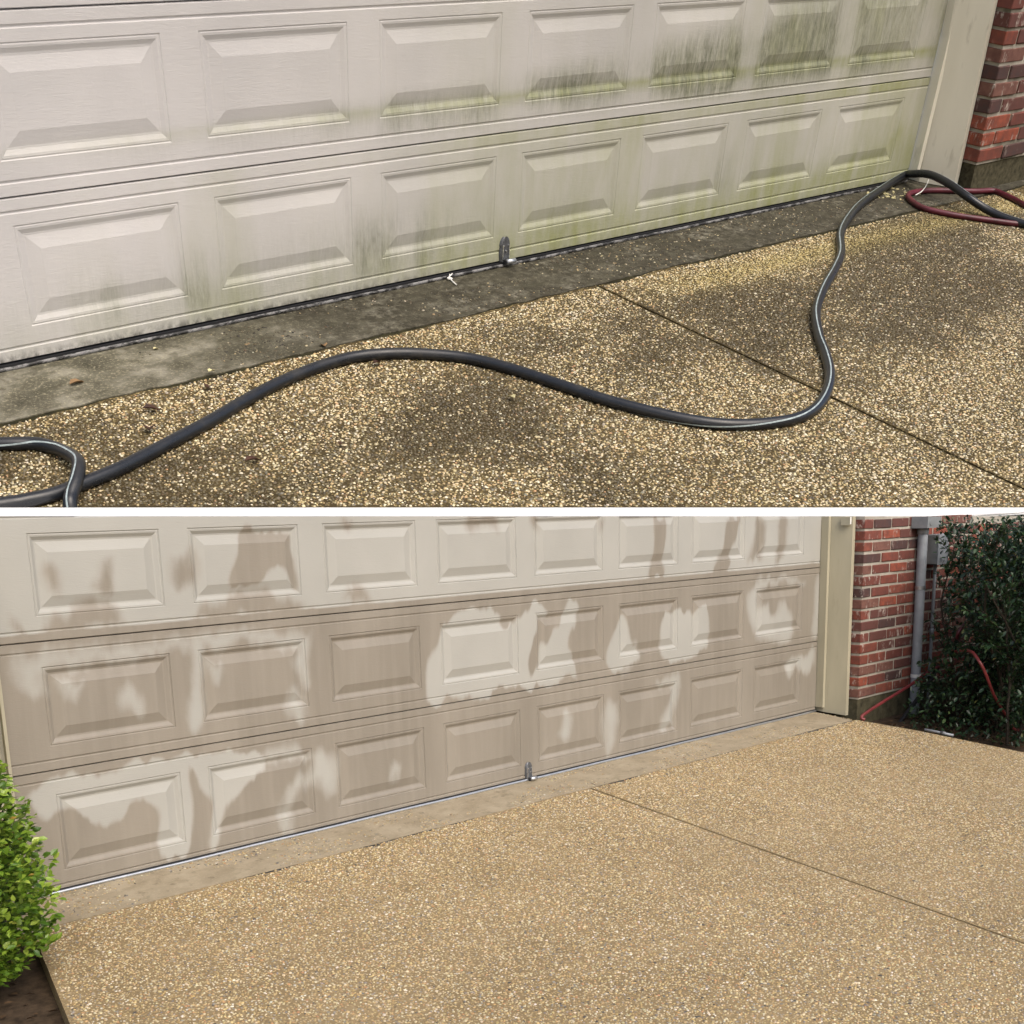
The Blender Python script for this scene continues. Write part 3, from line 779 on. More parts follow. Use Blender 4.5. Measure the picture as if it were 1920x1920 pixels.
def colU(C, X, Y, g):
    d = dirtU(X, Y)[:, None]
    n = len(X)
    C = (0.8 * C + 0.2 * C.mean(axis=1)[:, None]) * np.array((1.05, 1.02, 0.90))
    film = (g.random((n, 1)) < 0.52 * d + 0.30)
    C = np.where(film, C * 0.20 + np.array((0.030, 0.022, 0.008)), C)
    yel = (0.5 * np.exp(-((Y + 0.46) / 0.09) ** 2) * sstep(2.5, 3.2, X))[:, None]
    C = C * (1 - yel) + np.array((0.42, 0.34, 0.10)) * yel
    C = np.where((Y > -0.29)[:, None], C * np.where(g.random((n, 1)) < 0.6, 0.16, 0.6), C)
    return C * (1.0 - 0.22 * d)
pebbles(du, WU, WU, gzU, (-0.4, 5.4), (-2.4, -0.005), 0.0086, keepU, 4, colU, (26, 20, 14, 16, 7, 14, 5, 4, 3, 2), 202, 92000)

# ------------------------------------------------------------------ garage doors
PITCH = 0.61
INS = [0.0, 0.003, 0.006, 0.012, 0.018, 0.024, 0.030, 0.042, 0.054, 0.066]
DEP = [0.0, 0.0022, 0.0010, 0.0016, 0.0040, 0.0062, 0.0066, 0.0046, 0.0026, 0.0005]
def lines(a, b, step):
    n = max(1, int(math.ceil((b - a) / step)))
    return list(np.linspace(a, b, n + 1))
def dedupe(L):
    out = []
    for v in sorted(L):
        if not out or v - out[-1] > 1e-5: out.append(v)
    return out
def panel_mesh(x0, z0, w, h, step, relief):
    def axis(a, b):
        inner = lines(a + INS[-1], b - INS[-1], step)
        return dedupe([a + i for i in INS] + inner + [b - i for i in INS])
    X = np.array(axis(x0, x0 + w)); Z = np.array(axis(z0, z0 + h))
    GX, GZ = np.meshgrid(X, Z)
    ins = np.minimum(np.minimum(GX - x0, x0 + w - GX), np.minimum(GZ - z0, z0 + h - GZ))
    Y = np.interp(ins, INS, DEP) * relief
    Vp = np.c_[GX.ravel(), Y.ravel(), GZ.ravel()]
    nx = len(X); Fp = []
    m = len(INS)
    for j in range(len(Z) - 1):
        for i in range(nx - 1):
            a, b, c, d = j * nx + i, j * nx + i + 1, (j + 1) * nx + i + 1, (j + 1) * nx + i
            lo = i < m - 1; hi = i >= nx - m
            bo = j < m - 1; to = j >= len(Z) - m
            if (lo and bo) or (hi and to): Fp += [(a, b, c), (a, c, d)]
            elif (hi and bo) or (lo and to): Fp += [(a, b, d), (b, c, d)]
            else: Fp.append((a, b, c, d))
    return Vp, Fp
def section_mesh(x0, x1, z0, z1, holes, pz0, pz1, step):
    """plate of one door section with openings for its raised panels and a rolled groove near each long edge"""
    g = 0.036
    zp = [(z0 + 0.0012, 0.006), (z0 + 0.004, 0.0), (z0 + g - 0.004, 0.0), (z0 + g - 0.0012, 0.0034), (z0 + g + 0.0012, 0.0034), (z0 + g + 0.006, 0.0),
          (pz0, 0.0), (pz1, 0.0), (z1 - g - 0.004, 0.0), (z1 - g - 0.0012, 0.0034), (z1 - g + 0.0012, 0.0034), (z1 - g + 0.006, 0.0), (z1 - 0.004, 0.0), (z1 - 0.0012, 0.006)]
    zs = []
    for (a, ya), (b, yb) in zip(zp[:-1], zp[1:]):
        n = max(1, int(math.ceil((b - a) / step)))
        for t in range(n): zs.append((a + (b - a) * t / n, ya + (yb - ya) * t / n))
    zs.append(zp[-1])
    bx = [x0] + [v for h in holes for v in h] + [x1]
    xs = []
    for a, b in zip(bx[:-1], bx[1:]): xs += lines(a, b, step)
    xs = dedupe(xs)
    nx = len(xs)
    Vs = [(x, y, z) for z, y in zs for x in xs]
    Fs = []
    for j in range(len(zs) - 1):
        zm = 0.5 * (zs[j][0] + zs[j + 1][0]); row = pz0 < zm < pz1
        for i in range(nx - 1):
            xm = 0.5 * (xs[i] + xs[i + 1])
            if row and any(a < xm < b for a, b in holes): continue
            Fs.append((j * nx + i, j * nx + i + 1, (j + 1) * nx + i + 1, (j + 1) * nx + i))
    # return flanges so the section has a body
    n0 = len(Vs)
    for j in (0, len(zs) - 1):
        for x in (xs[0], xs[-1]): Vs.append((x, 0.045, zs[j][0]))
    t = (len(zs) - 1) * nx
    Fs.append((n0, n0 + 1, nx - 1) + tuple(range(nx - 2, -1, -1)))
    Fs.append((n0 + 3, n0 + 2) + tuple(range(t, t + nx)))
    return np.array(Vs), Fs
def clip_top(Vs, Fs, topf):
    Vs = np.array(Vs); tz = np.array([topf(x, y) for x, y in Vs[:, :2]])
    Vs[:, 2] = np.minimum(Vs[:, 2], tz + 0.0)
    keep = []
    for f in Fs:
        z = [Vs[i, 2] - tz[i] for i in f]
        if min(z) < -1e-6: keep.append(f)
    return Vs, keep
def box_sd(x, z, p):
    m_ = (x > p[:, 0].min() - 0.1) & (x < p[:, 0].max() + 0.1) & (z > p[:, 1].min() - 0.1) & (z < p[:, 1].max() + 0.1)
    d = np.full(x.shape, 1.0)
    if m_.any(): d[m_] = poly_sd(x[m_], z[m_], p)
    return d
def wet_attr(Vs):
    x = Vs[:, 0].copy(); z = Vs[:, 2].copy()
    wx = x + 0.035 * (fbm(x * 12, z * 5, 71) - 0.5); wz = z + 0.05 * (fbm(x * 7 + 5, z * 7, 73) - 0.5) + 0.09 * (fbm(x * 24, z * 2, 75, 3) - 0.5)
    band = lambda c, h: np.abs(z - c) < h
    sec2 = z > 0.92
    base = np.where(sec2, 0.0, 1.0)                         # the top row dried first
    # the rolled joints hold water
    base = np.where((z > 0.885) & (z < 0.952), 1.0, base)
    w = base
    soft = 0.016
    crisp = {7, 8, 9, 13}
    for i, p in enumerate(WET):
        soft = 0.024 if i in (4, 11, 12) else 0.05
        s = box_sd(wx, wz, smooth_poly(p)); a = 1 - sstep(-soft, soft, s)
        w = np.maximum(w, a * (0.80 + 0.20 * ((i * 37) % 10) / 9))
    for i, p in enumerate(DRY):
        soft = 0.026 if i in crisp else 0.06
        s = box_sd(wx, wz, smooth_poly(p)); a = 1 - sstep(-soft, soft, s)
        w = np.minimum(w, 1 - a * (1.0 if i in crisp else 0.62 + 0.36 * ((i * 53) % 10) / 9))
    return w
def upper_attrs(Vs):
    x, z = Vs[:, 0], Vs[:, 2]; y = Vs[:, 1]
    sh = 0.417
    zl = z - 0.1 - sh                                   # height above the foot of the second row of panels
    ramp_x = np.interp(x, [0.5, 1.2, 2.0, 2.6, 3.2, 4.0, 4.6, 5.0], [0.02, 0.10, 0.42, 0.62, 0.80, 1.0, 1.0, 0.5])
    reach = np.interp(x, [0.5, 1.3, 2.5, 3.3, 4.2, 5.0], [0.03, 0.05, 0.10, 0.17, 0.30, 0.34])
    colx = np.mod(x - 0.06, PITCH)                      # streaks run down the panels more than the stiles
    inpan = sstep(-0.03, 0.05, colx) * (1 - sstep(0.45, 0.53, colx))
    mould = ramp_x * (1 - sstep(0.35, 1.25, (zl + 0.01) / reach)) * sstep(-0.09, 0.0, zl) * (0.35 + 0.65 * inpan)
    mould = mould * np.where(z > 0.44, 1, 0)
    # light run-off in the bottom row
    z0 = z - 0.1
    low = np.interp(x, [0.5, 1.0, 1.5, 2.5, 4, 5], [0.34, 0.42, 0.52, 0.34, 0.26, 0.26])
    mould = mould + np.where(z < 0.43, low * (1 - sstep(0.02, 0.22, z0)) * sstep(-0.09, -0.02, z0), 0) * (0.4 + 0.6 * sstep(0.45, 0.65, fbm(x * 11, z * 0 + 2.0, 83)))
    mould = mould * (0.70 + 0.8 * sstep(0.35, 0.65, fbm(x * 2.7, z * 3.3, 87)))
    algae = np.zeros_like(x)
    # ledges at the foot of the raised panels
    ledge = np.exp(-((zl - 0.016) / 0.016) ** 2) * np.interp(x, [0.5, 1.2, 2, 3, 5], [0.10, 0.25, 0.5, 0.8, 0.9])
    algae += ledge + 0.30 * mould
    foot = np.interp(x, [0.5, 1.2, 2.0, 3.0, 4.3, 5.0], [0.12, 0.30, 0.40, 0.55, 0.68, 0.9])
    algae += np.where(z < 0.43, foot * (1 - sstep(0.03, 0.20, z)), 0)
    algae += np.where(z < 0.43, 0.16 * sstep(0.8, 2.2, x) + 0.24 * sstep(2.0, 4.0, x) + 0.26 * sstep(0.45, 0.6, fbm(x * 4, z * 0.6, 91)) * sstep(0.6, 1.6, x), 0)
    algae += np.where((z >= 0.40), 0.12 * sstep(1.2, 2.4, x) + 0.20 * sstep(2.6, 4.0, x) + 0.15 * sstep(0.42, 0.6, fbm(x * 3, z * 2, 93)) * sstep(1.5, 3, x), 0)
    algae += 1.4 * np.exp(-((x - 4.86) / 0.08) ** 2) * (1 - sstep(0.05, 0.30, z)) + 0.8 * np.exp(-((x - 4.72) / 0.2) ** 2) * (1 - sstep(0.01, 0.1, z))
    grime = 0.9 * (1 - sstep(0.016, 0.045, z)) * np.interp(x, [0.5, 1.6, 2.4, 5], [0.95, 0.8, 0.3, 0.25])
    return {'mould': np.clip(mould, 0, 1), 'algae': np.clip(algae, 0, 1.0), 'grime': np.clip(grime, 0, 1)}
def garage_door(frame, w, h, sh, er, nsec, mat, attrf, label, topf, step, zc0, x0d=-0.03, relief=1.0):
    d = thing('garage_door', frame, (er / 2, 0.02, zc0), label, 'garage door')
    for s in range(nsec):
        z0 = zc0 + s * sh; z1 = z0 + sh
        pz0 = 0.1 + s * sh; pz1 = pz0 + h
        holes = [(0.06 + PITCH * c, 0.06 + PITCH * c + w) for c in range(8)]
        Vs, Fs = section_mesh(x0d, er, z0, z1, holes, pz0, pz1, step)
        if topf: Vs, Fs = clip_top(Vs, Fs, topf)
        so = obj('section', Vs, Fs, mat, d, attrs=attrf(Vs))
        for a, b in holes:
            Vp, Fp = panel_mesh(a, pz0, w, h, step, relief)
            if topf: Vp, Fp = clip_top(Vp, Fp, topf)
            if Fp: obj('raised_panel', Vp, Fp, mat, so, attrs=attrf(Vp))
    return d
topdoor = lambda x, y: topL(x, 0.0)
doorL = garage_door(WL, 0.4923, 0.2802, 0.4535, 5.006, 3, M_DOOR_L, lambda v: {'wet': wet_attr(v)}, 'beige panelled garage door with wet patches after washing', topdoor, 0.014, 0.0135, -0.10, 1.75)
doorU = garage_door(WU, 0.4942, 0.2626, 0.417, 4.992, 3, M_DOOR_U, upper_attrs, 'pale panelled garage door streaked with green mould behind the black hose', None, 0.022, 0.0135)

def lift_handle(door, x, zb, frame, mat):
    """pointed step plate with two ribs, bolts and a rolled grip"""
    out = []
    n = 18; Wd = 0.0245; H = 0.084; z0 = zb + 0.010
    prof = []
    for i in range(n + 1):
        t = i / n; z = z0 + H * t
        hw = Wd * (0.84 + 0.16 * math.sin(math.pi * min(1, t * 1.4))) if t < 0.62 else Wd * math.sqrt(max(0.0, 1 - ((t - 0.62) / 0.40) ** 2))
        prof.append((z, max(hw, 0.002)))
    V = []; F = []
    for z, hw in prof:
        V += [(x - hw, 0.0, z), (x - hw * 0.9, -0.006, z), (x - hw * 0.55, -0.0105, z), (x, -0.0085, z), (x + hw * 0.55, -0.0105, z), (x + hw * 0.9, -0.006, z), (x + hw, 0.0, z)]
    for i in range(n):
        for j in range(6): F.append((i * 7 + j, i * 7 + j + 1, (i + 1) * 7 + j + 1, (i + 1) * 7 + j))
    hd = obj('lift_handle', V, F, mat, door, smooth=True)
    for sx, sz in ((-0.55, 0.66), (0.55, 0.66), (0.0, 0.44)):
        cx = x + sx * Wd * 0.9; cz = z0 + H * sz
        obj('bolt', *tube([(cx, -0.007, cz), (cx, -0.0145, cz)], [0.0032, 0.0026], 8), M_BOLT, hd)
    for sx in (-0.62, 0.62):
        obj('rib', *tube([(x + sx * Wd, -0.009, z0 + 0.004), (x + sx * Wd, -0.0125, z0 + 0.018), (x + sx * Wd * 0.9, -0.0115, z0 + 0.056)], 0.0017, 6), M_BOLT, hd)
    obj('grip', *tube([(x - 0.004, -0.024, zb + 0.013), (x + 0.034, -0.024, zb + 0.013)], 0.0088, 14), M_ALU, hd, smooth=True)
    obj('bracket', *box(x - 0.010, x + 0.004, -0.022, 0.0, zb + 0.004, zb + 0.018), M_SEALDARK, hd)
lift_handle(doorL, 2.427, 0.020, WL, M_ZINCDARK)
lift_handle(doorU, 2.437, 0.004, WU, M_ZINCDARK)
def seal(door, er, zb, m1, m2):
    obj('seal_retainer', *box(-0.10, er, -0.006, 0.04, zb + 0.011, zb + 0.0175), M_SEALDARK, door)
    Pm = [(x, -0.0045, zb + 0.0065 + 0.0008 * math.sin(x * 9)) for x in np.linspace(-0.10, er, 60)]
    obj('bottom_seal', *tube(Pm, 0.0062, 10), m1, door, smooth=True)
    if m2: obj('seal_lip', *tube([(p[0], p[1] - 0.004, p[2] + 0.0062) for p in Pm], 0.0024, 6), m2, door)
seal(doorL, 5.006, 0.0195, M_ALU, None)
seal(doorU, 4.992, -0.006, M_SEAL_U, None)

# ------------------------------------------------------------------ jambs
def leaned(vf, lean):
    V_, F_ = vf
    return [(x + (0.03 - 0.085 * z if lean else 0.0), y, z) for x, y, z in V_], F_
def jamb(frame, plan_face, plan_stop, z0, z1, mat, label, notch, lean=False):
    t = thing('door_jamb', frame, (plan_face[0][0], plan_face[0][1], z0 if not callable(z0) else z0(0, plan_face[0][1])), label, 'door jamb')
    obj('face_board', *leaned(prism_plan(plan_face, z0, z1), lean), mat, t)
    obj('stop_strip', *prism_plan(plan_stop, notch, z1), mat, t)
    return t
gl = lambda x, y: gzL(y) + 0.004
jamb(WL, [(5.030, 0.05), (5.030, -0.040), (5.060, -0.186), (5.084, -0.190), (5.084, 0.05)], [(5.011, 0.05), (5.011, -0.050), (5.029, -0.054), (5.029, 0.05)], gl, topL, M_TRIM_L, 'tan wooden jamb board between washed door and red brick', gzL(-0.05) + 0.035)
jamb(WL, [(-0.215, 0.05), (-0.215, -0.190), (-0.190, -0.186), (-0.118, -0.040), (-0.118, 0.05)], [(-0.117, 0.05), (-0.117, -0.054), (-0.1045, -0.050), (-0.1045, 0.05)], gl, topL, M_TRIM_L, 'tan wooden jamb board behind the bright green shrub', gzL(-0.05) + 0.01)
gu = lambda x, y: gzU(y) + 0.003
jamb(WU, [(5.018, 0.05), (5.018, -0.035), (5.098, -0.176), (5.120, -0.180), (5.120, 0.05)], [(4.998, 0.05), (4.998, -0.042), (5.017, -0.046), (5.017, 0.05)], gu, 1.25, M_TRIM_U, 'cream wooden jamb board beside the mouldy door', gzU(-0.05) + 0.03, True)
jamb(WU, [(-0.105, 0.05), (-0.105, -0.185), (-0.085, -0.182), (-0.05, -0.035), (-0.05, 0.05)], [(-0.049, 0.05), (-0.049, -0.046), (-0.0345, -0.042), (-0.0345, 0.05)], gu, 1.25, M_TRIM_U, 'cream wooden jamb board at the far left of the mouldy door', 0.02)

# ------------------------------------------------------------------ brick walls
def brick_mesh(L, H, D, seed):
    g = random.Random(seed)
    Vb, Fb = box(-L / 2, L / 2, -D / 2, D / 2, -H / 2, H / 2, 0.0035)
    Vb = [(x + g.uniform(-1, 1) * 0.0016, y + g.uniform(-1, 1) * 0.0012, z + g.uniform(-1, 1) * 0.0014) for x, y, z in Vb]
    return mesh('brick', Vb, Fb, M_BRICK)
BR = [brick_mesh(0.203, 0.0535, 0.10, i) for i in range(5)]
HD = [brick_mesh(0.097, 0.0535, 0.10, 20 + i) for i in range(4)]
def brick_wall(frame, x0, x1, yf, zfoot, rows, course, topf, label, mmat, foot_z, lean):
    t = thing('brick_wall', frame, (x0, yf, foot_z), label, 'brick wall')
    g = random.Random(len(label))
    top = lambda x, y: min(topf(x, y), zfoot + rows * course + 0.05)
    plan = [(x0 + 0.006, yf + 0.14), (x0 + 0.006, yf + 0.0065), (x1 - 0.004, yf + 0.0065), (x1 - 0.004, yf + 0.14)]
    obj('mortar', *leaned(prism_plan(plan, zfoot - 0.004, top), lean), mmat, t)
    fp = [(x0 + 0.010, yf + 0.16), (x0 + 0.010, yf + 0.012), (x1, yf + 0.012), (x1, yf + 0.16)]
    obj('footing', *leaned(prism_plan(fp, foot_z, zfoot - 0.005), lean), M_FOOT, t)
    for r in range(rows):
        z = zfoot + course * (r + 0.5)
        x = x0; first = True
        while x < x1 - 0.06:
            half = (r % 2 == 1 and first)
            L = 0.097 if half else 0.203
            if x + L > x1 + 0.005:
                L = 0.097; half = True
                if x + L > x1 + 0.03: break
            cx = x + L / 2
            if z + 0.012 < topf(cx, yf):
                inst('brick', g.choice(HD if half else BR), t, (cx + (0.03 - 0.085 * z if lean else 0.0), yf + 0.05 + g.uniform(-0.0025, 0.0025), z + g.uniform(-0.001, 0.001)), (g.uniform(-.012, .012), g.uniform(-.008, .008), g.uniform(-.01, .01) + (math.pi if g.random() < 0.5 else 0)))
            x += L + 0.0145
            first = False
    return t
M_FOOT = plain('mossy_footing', (0.075, 0.068, 0.042), 0.95, 0, 0.5, 16, 'L', 0.2, 0.8)
brick_wall(WL, 5.095, 7.95, -0.25, 0.113, 16, 0.0687, topL, 'red and brown brick wall beside the washed door', M_MORTAR_L, -0.14, False)
brick_wall(WL, -1.02, -0.29, -0.25, 0.113, 17, 0.0687, topL, 'red brick pier behind the bright green shrub', M_MORTAR_L, -0.14, False)
brick_wall(WU, 5.124, 6.45, -0.255, 0.105, 17, 0.0672, lambda x, y: 5.0, 'red brick wall corner beside the mouldy door', M_MORTAR_U, -0.05, True)

# ------------------------------------------------------------------ things on the lower front
sb = thing('sensor_box', WL, (5.04, -0.15, 1.178), 'small white box on the tan jamb above the washed door corner', 'box')
obj('case', *box(5.028, 5.052, -0.182, -0.128, 1.178, 1.221, 0.003), M_WHITEP, sb)
obj('base_plate', *box(5.026, 5.0275, -0.186, -0.124, 1.174, 1.222), M_TRIM_L, sb)

def rbox(x0, x1, y0, y1, z0, z1, mat, parent, name): return obj(name, *box(x0, x1, y0, y1, z0, z1, 0.004), mat, parent)
cd = thing('conduit_pipe', WL, (5.745, -0.287, -0.10), 'thick grey conduit pipe up the brick wall left of the dark shrub', 'pipe')
obj('pipe', *tube([(5.745, -0.287, z) for z in np.linspace(-0.10, 1.135, 14)], 0.0315, 20), M_CONDUIT, cd, smooth=True)
obj('collar', *tube([(5.745, -0.287, 1.098), (5.745, -0.287, 1.137)], 0.036, 20), M_CONDUIT, cd, smooth=True)
for z in (0.75, 0.18):
    obj('strap', *join([tube([(5.745, -0.287, z), (5.745, -0.287, z + 0.022)], 0.034, 20), box(5.79, 5.81, -0.256, -0.250, z, z + 0.022)]), M_ZINC if z > 0.5 else M_WHITEP, cd)
jb = thing('junction_box', WL, (5.73, -0.30, 1.137), 'grey square junction box on top of the conduit pipe', 'box')
xx, yy = 5.73, -0.30
V_, F_ = prism_plan([(5.655, -0.362), (5.825, -0.362), (5.825, -0.252), (5.655, -0.252)], 1.137, lambda x, y: topL(x, y) - 0.001)
obj('case', V_, F_, M_METER, jb)
obj('knockout_ring', *tube([(5.70, -0.363, 1.172), (5.70, -0.366, 1.172)], [0.022, 0.020], 20), M_METER, jb)
mb = thing('meter_box', WL, (5.93, -0.29, 0.90), 'grey metal utility box on the brick wall among leaves', 'box')
rbox(5.856, 5.985, -0.335, -0.252, 0.902, 1.092, M_METER, mb, 'case')
rbox(5.850, 5.991, -0.345, -0.336, 0.897, 1.098, M_CONDUIT, mb, 'lid')
tc = thing('thin_pipe', WL, (5.95, -0.275, -0.10), 'thin grey pipe running down from the utility box', 'pipe')
obj('pipe', *tube([(5.955, -0.275, z) for z in np.linspace(-0.10, 0.90, 8)], 0.011, 12), M_CONDUIT, tc, smooth=True)
obj('coupling', *tube([(5.955, -0.275, 0.44), (5.955, -0.275, 0.48)], 0.0145, 12), M_CONDUIT, tc, smooth=True)

def hose_obj(name, frame, pts, r, mat, label, cat, n=8, stripe=None, tw=0.02, group=None, wob=0.0):
    P = spline(pts, n)
    t = thing(name, frame, tuple(P[0]), label, cat, group)
    obj('tube', *tube(P, r, 16), mat, t, smooth=True)
    if stripe:
        a = stripe
        obj('stripe', *tube(P, r * 1.012, 4, False, (a - 0.13, a + 0.13), tw(len(P)) if callable(tw) else tw), M_STRIPE, t, smooth=True)
    return t
hose_obj('garden_hose', WL, [(5.035, -0.335, 0.000), (5.028, -0.316, 0.012), (5.07, -0.318, 0.034), (5.25, -0.335, 0.085), (5.55, -0.345, 0.150), (5.84, -0.35, 0.222), (6.1, -0.42, 0.28), (6.35, -0.5, 0.30)], 0.0100, M_RED, 'red hose slanting up from driveway corner past the grey pipe', 'hose', group='red hoses by the lower brick wall')
hose_obj('garden_hose', WL, [(5.75, -0.52, 0.36), (5.50, -0.68, 0.40), (5.30, -0.86, 0.43), (5.205, -0.955, 0.395), (5.235, -0.99, 0.315), (5.355, -1.0, 0.165), (5.56, -1.0, 0.005), (5.72, -0.98, -0.09), (6.0, -0.95, -0.105), (6.4, -0.85, -0.10)], 0.0085, M_RED, 'red hose drooping out of the dark shrub at the right edge', 'hose', group='red hoses by the lower brick wall')
hose_obj('hose_loop', WL, [(5.62, -0.62, 0.50), (5.60, -0.66, 0.545), (5.55, -0.68, 0.55), (5.52, -0.67, 0.51), (5.55, -0.65, 0.475), (5.60, -0.63, 0.48), (5.66, -0.60, 0.50)], 0.010, M_REDDARK, 'short red hose loop hanging inside the dark shrub', 'hose')
hose_obj('drain_hose', WL, [(5.95, -0.34, 0.24), (5.776, -0.35, 0.118), (5.60, -0.35, 0.015), (5.459, -0.35, -0.066), (5.40, -0.36, -0.088)], 0.014, M_SEALDARK, 'black drain hose leaning at the foot of the grey pipe', 'hose')
ps = [(5.098, -0.70, gzL(-0.70) + 0.012), (5.104, -0.80, gzL(-0.80) + 0.012), (5.112, -0.875, gzL(-0.875) + 0.010)]
t = thing('short_pipe', WL, ps[0], 'short grey plastic pipe lying at the driveway edge under the shrub', 'pipe')
obj('pipe', *tube(ps, 0.0075, 12), M_CONDUIT, t, smooth=True)
obj('coupling', *tube([ps[1], (5.107, -0.825, gzL(-0.825) + 0.0115)], 0.0125, 12), M_ZINCDARK, t, smooth=True)

# ------------------------------------------------------------------ shrubs
def leaf_tris(L, W, fold=0.25, curl=0.12):
    """a leaf along +x from the stalk: two halves folded on the midrib"""
    pts = [(0, 0, 0), (0.28 * L, 0.42 * W, fold * 0.42 * W), (0.62 * L, 0.46 * W, fold * 0.46 * W - curl * L * 0.3), (L, 0, -curl * L), (0.62 * L, -0.46 * W, fold * 0.46 * W - curl * L * 0.3), (0.28 * L, -0.42 * W, fold * 0.42 * W), (0.5 * L, 0, -curl * L * 0.25)]
    f = [(0, 6, 1), (1, 6, 2), (2, 6, 3), (0, 5, 6), (5, 4, 6), (4, 3, 6)]
    return np.array(pts), np.array(f)
def leaves_mesh(P, dirs, ups, size, aspect, g, tones):
    n = len(P)
    base, f = leaf_tris(1.0, 1.0)
    d = dirs / np.linalg.norm(dirs, axis=1)[:, None]
    s = np.cross(ups, d); s /= np.linalg.norm(s, axis=1)[:, None] + 1e-9
    u = np.cross(d, s)
    L = size[:, None, None]
    V_ = P[:, None, :] + L * (base[None, :, 0:1] * d[:, None, :] + (aspect * base[None, :, 1:2]) * s[:, None, :] + base[None, :, 2:3] * 0.6 * u[:, None, :])
    F_ = (f[None] + (np.arange(n) * len(base))[:, None, None]).reshape(-1, 3)
    return V_.reshape(-1, 3), F_, np.repeat(tones, len(base))
def fast_obj(name, V_, F_, mat, parent, tone, kind=None):
    me = bpy.data.meshes.new(name)
    V_ = np.asarray(V_) - np.array(BASE[parent])
    me.vertices.add(len(V_)); me.vertices.foreach_set('co', V_.astype(np.float32).ravel())
    me.loops.add(F_.size); me.loops.foreach_set('vertex_index', F_.astype(np.int32).ravel())
    me.polygons.add(len(F_)); me.polygons.foreach_set('loop_start', np.arange(0, F_.size, 3, dtype=np.int32))
    me.polygons.foreach_set('loop_total', np.full(len(F_), 3, np.int32))
    me.update(calc_edges=True)
    at = me.attributes.new('tone', 'FLOAT', 'POINT'); at.data.foreach_set('value', np.asarray(tone, np.float32))
    me.materials.append(mat)
    o = bpy.data.objects.new(name, me); COL.objects.link(o); o.parent = parent; BASE[o] = BASE[parent]
    if kind: o['kind'] = kind
    return o

# dark shrub at the right
g = np.random.default_rng(5)
hs = thing('holly_shrub', WL, (5.75, -0.8, -0.10), 'dark green leafy shrub against the brick wall at the right', 'shrub')
def in_holly(p):
    x, y, z = p
    lim = max(5.17, 5.30 + 1.95 * (y + 0.60) + 0.16 * (0.5 - float(fbm(z * 4, y * 3, 77))) * 2)
    if z < 0.35: lim = max(5.15, lim - 0.30)
    return x > lim and z < topL(x, y) - 0.004 and y < -0.33
twigs = []; LP = []; LD = []
for s in range(34):
    b = np.array((g.uniform(5.3, 7.2), g.uniform(-1.35, -0.42), -0.11))
    p = b.copy(); d = np.array((g.uniform(-0.25, 0.25), g.uniform(-0.2, 0.2), 1.0)); path = [p.copy()]
    for k in range(11):
        d = d + np.array((g.uniform(-0.28, 0.24), g.uniform(-0.26, 0.26), 0.12)); d /= np.linalg.norm(d)
        p = p + d * g.uniform(0.08, 0.14)
        if p[2] > topL(p[0], p[1]) - 0.03: break
        path.append(p.copy())
        for q in range(3):
            if k < 1 and g.random() < 0.5: continue
            e = d * 0.5 + np.array((g.uniform(-1, 1), g.uniform(-1, 1), g.uniform(-0.35, 0.7))); e /= np.linalg.norm(e)
            tw = [p.copy()]; r = p.copy()
            for j in range(g.integers(3, 6)):
                e = e + g.uniform(-0.35, 0.35, 3); e /= np.linalg.norm(e)
                r = r + e * g.uniform(0.035, 0.06); 
                if r[2] > topL(r[0], r[1]) - 0.02: break
                if not in_holly(r) and g.random() < 0.85: break
                tw.append(r.copy())
                for q2 in range(6):
                    dd = e * 0.7 + g.uniform(-1, 1, 3) * 0.9; LP.append(r + g.uniform(-0.008, 0.008, 3)); LD.append(dd)
            if len(tw) > 1: twigs.append((tw, 0.0022))
    cut = [i for i, q in enumerate(path) if i > 1 and not in_holly(q)]
    if cut: path = path[:cut[0]]
    if len(path) > 2: twigs.append((path, np.linspace(0.011, 0.004, len(path))))
LP = np.array(LP); LD = np.array(LD)
ok = np.array([in_holly(p) or (p[0] > 5.2 and p[1] < -0.33 and p[2] < topL(p[0], p[1]) - 0.03 and h < 0.05) for p, h in zip(LP, g.random(len(LP)))])
LP = LP[ok]; LD = LD[ok]
# inner mass so the shrub is dense and dark further back
nI = 9000
Q = np.c_[g.uniform(5.2, 7.6, nI * 3), g.uniform(-1.25, -0.36, nI * 3), g.uniform(-0.10, 1.24, nI * 3)]
dens = fbm(Q[:, 0] * 5, Q[:, 2] * 5 + Q[:, 1] * 4, 55)
Q = Q[np.array([in_holly((q[0] - 0.10, q[1], q[2])) for q in Q]) & (dens > 0.49)][:nI]
# low skirt of leaves down to the bed
nS = 2600
S_ = np.c_[g.uniform(5.17, 6.6, nS), g.uniform(-1.5, -0.38, nS), -0.12 + 0.34 * g.beta(1.0, 1.6, nS)]
S_ = S_[np.array([in_holly((q[0] - 0.05, q[1], q[2])) for q in S_]) & (fbm(S_[:, 0] * 6, S_[:, 1] * 6, 57) > 0.42)]
Q = np.vstack([Q, S_])
LP = np.vstack([LP, Q]); LD = np.vstack([LD, g.uniform(-1, 1, (len(Q), 3))])
n = len(LP)
V_, F_, T_ = leaves_mesh(LP, LD, np.c_[g.uniform(-0.6, 0.6, n), g.uniform(-0.9, 0.2, n), np.ones(n)], g.uniform(0.024, 0.046, n), 0.48, g, np.clip(g.beta(1.6, 2.2, n), 0, 1))
fast_obj('foliage', V_, F_, M_HOLLY, hs, T_)
print('holly leaves', n)
for i in range(0, len(twigs)):
    pass
obj('branches', *join([tube(p, r, 5) for p, r in twigs]), M_WOOD, hs)

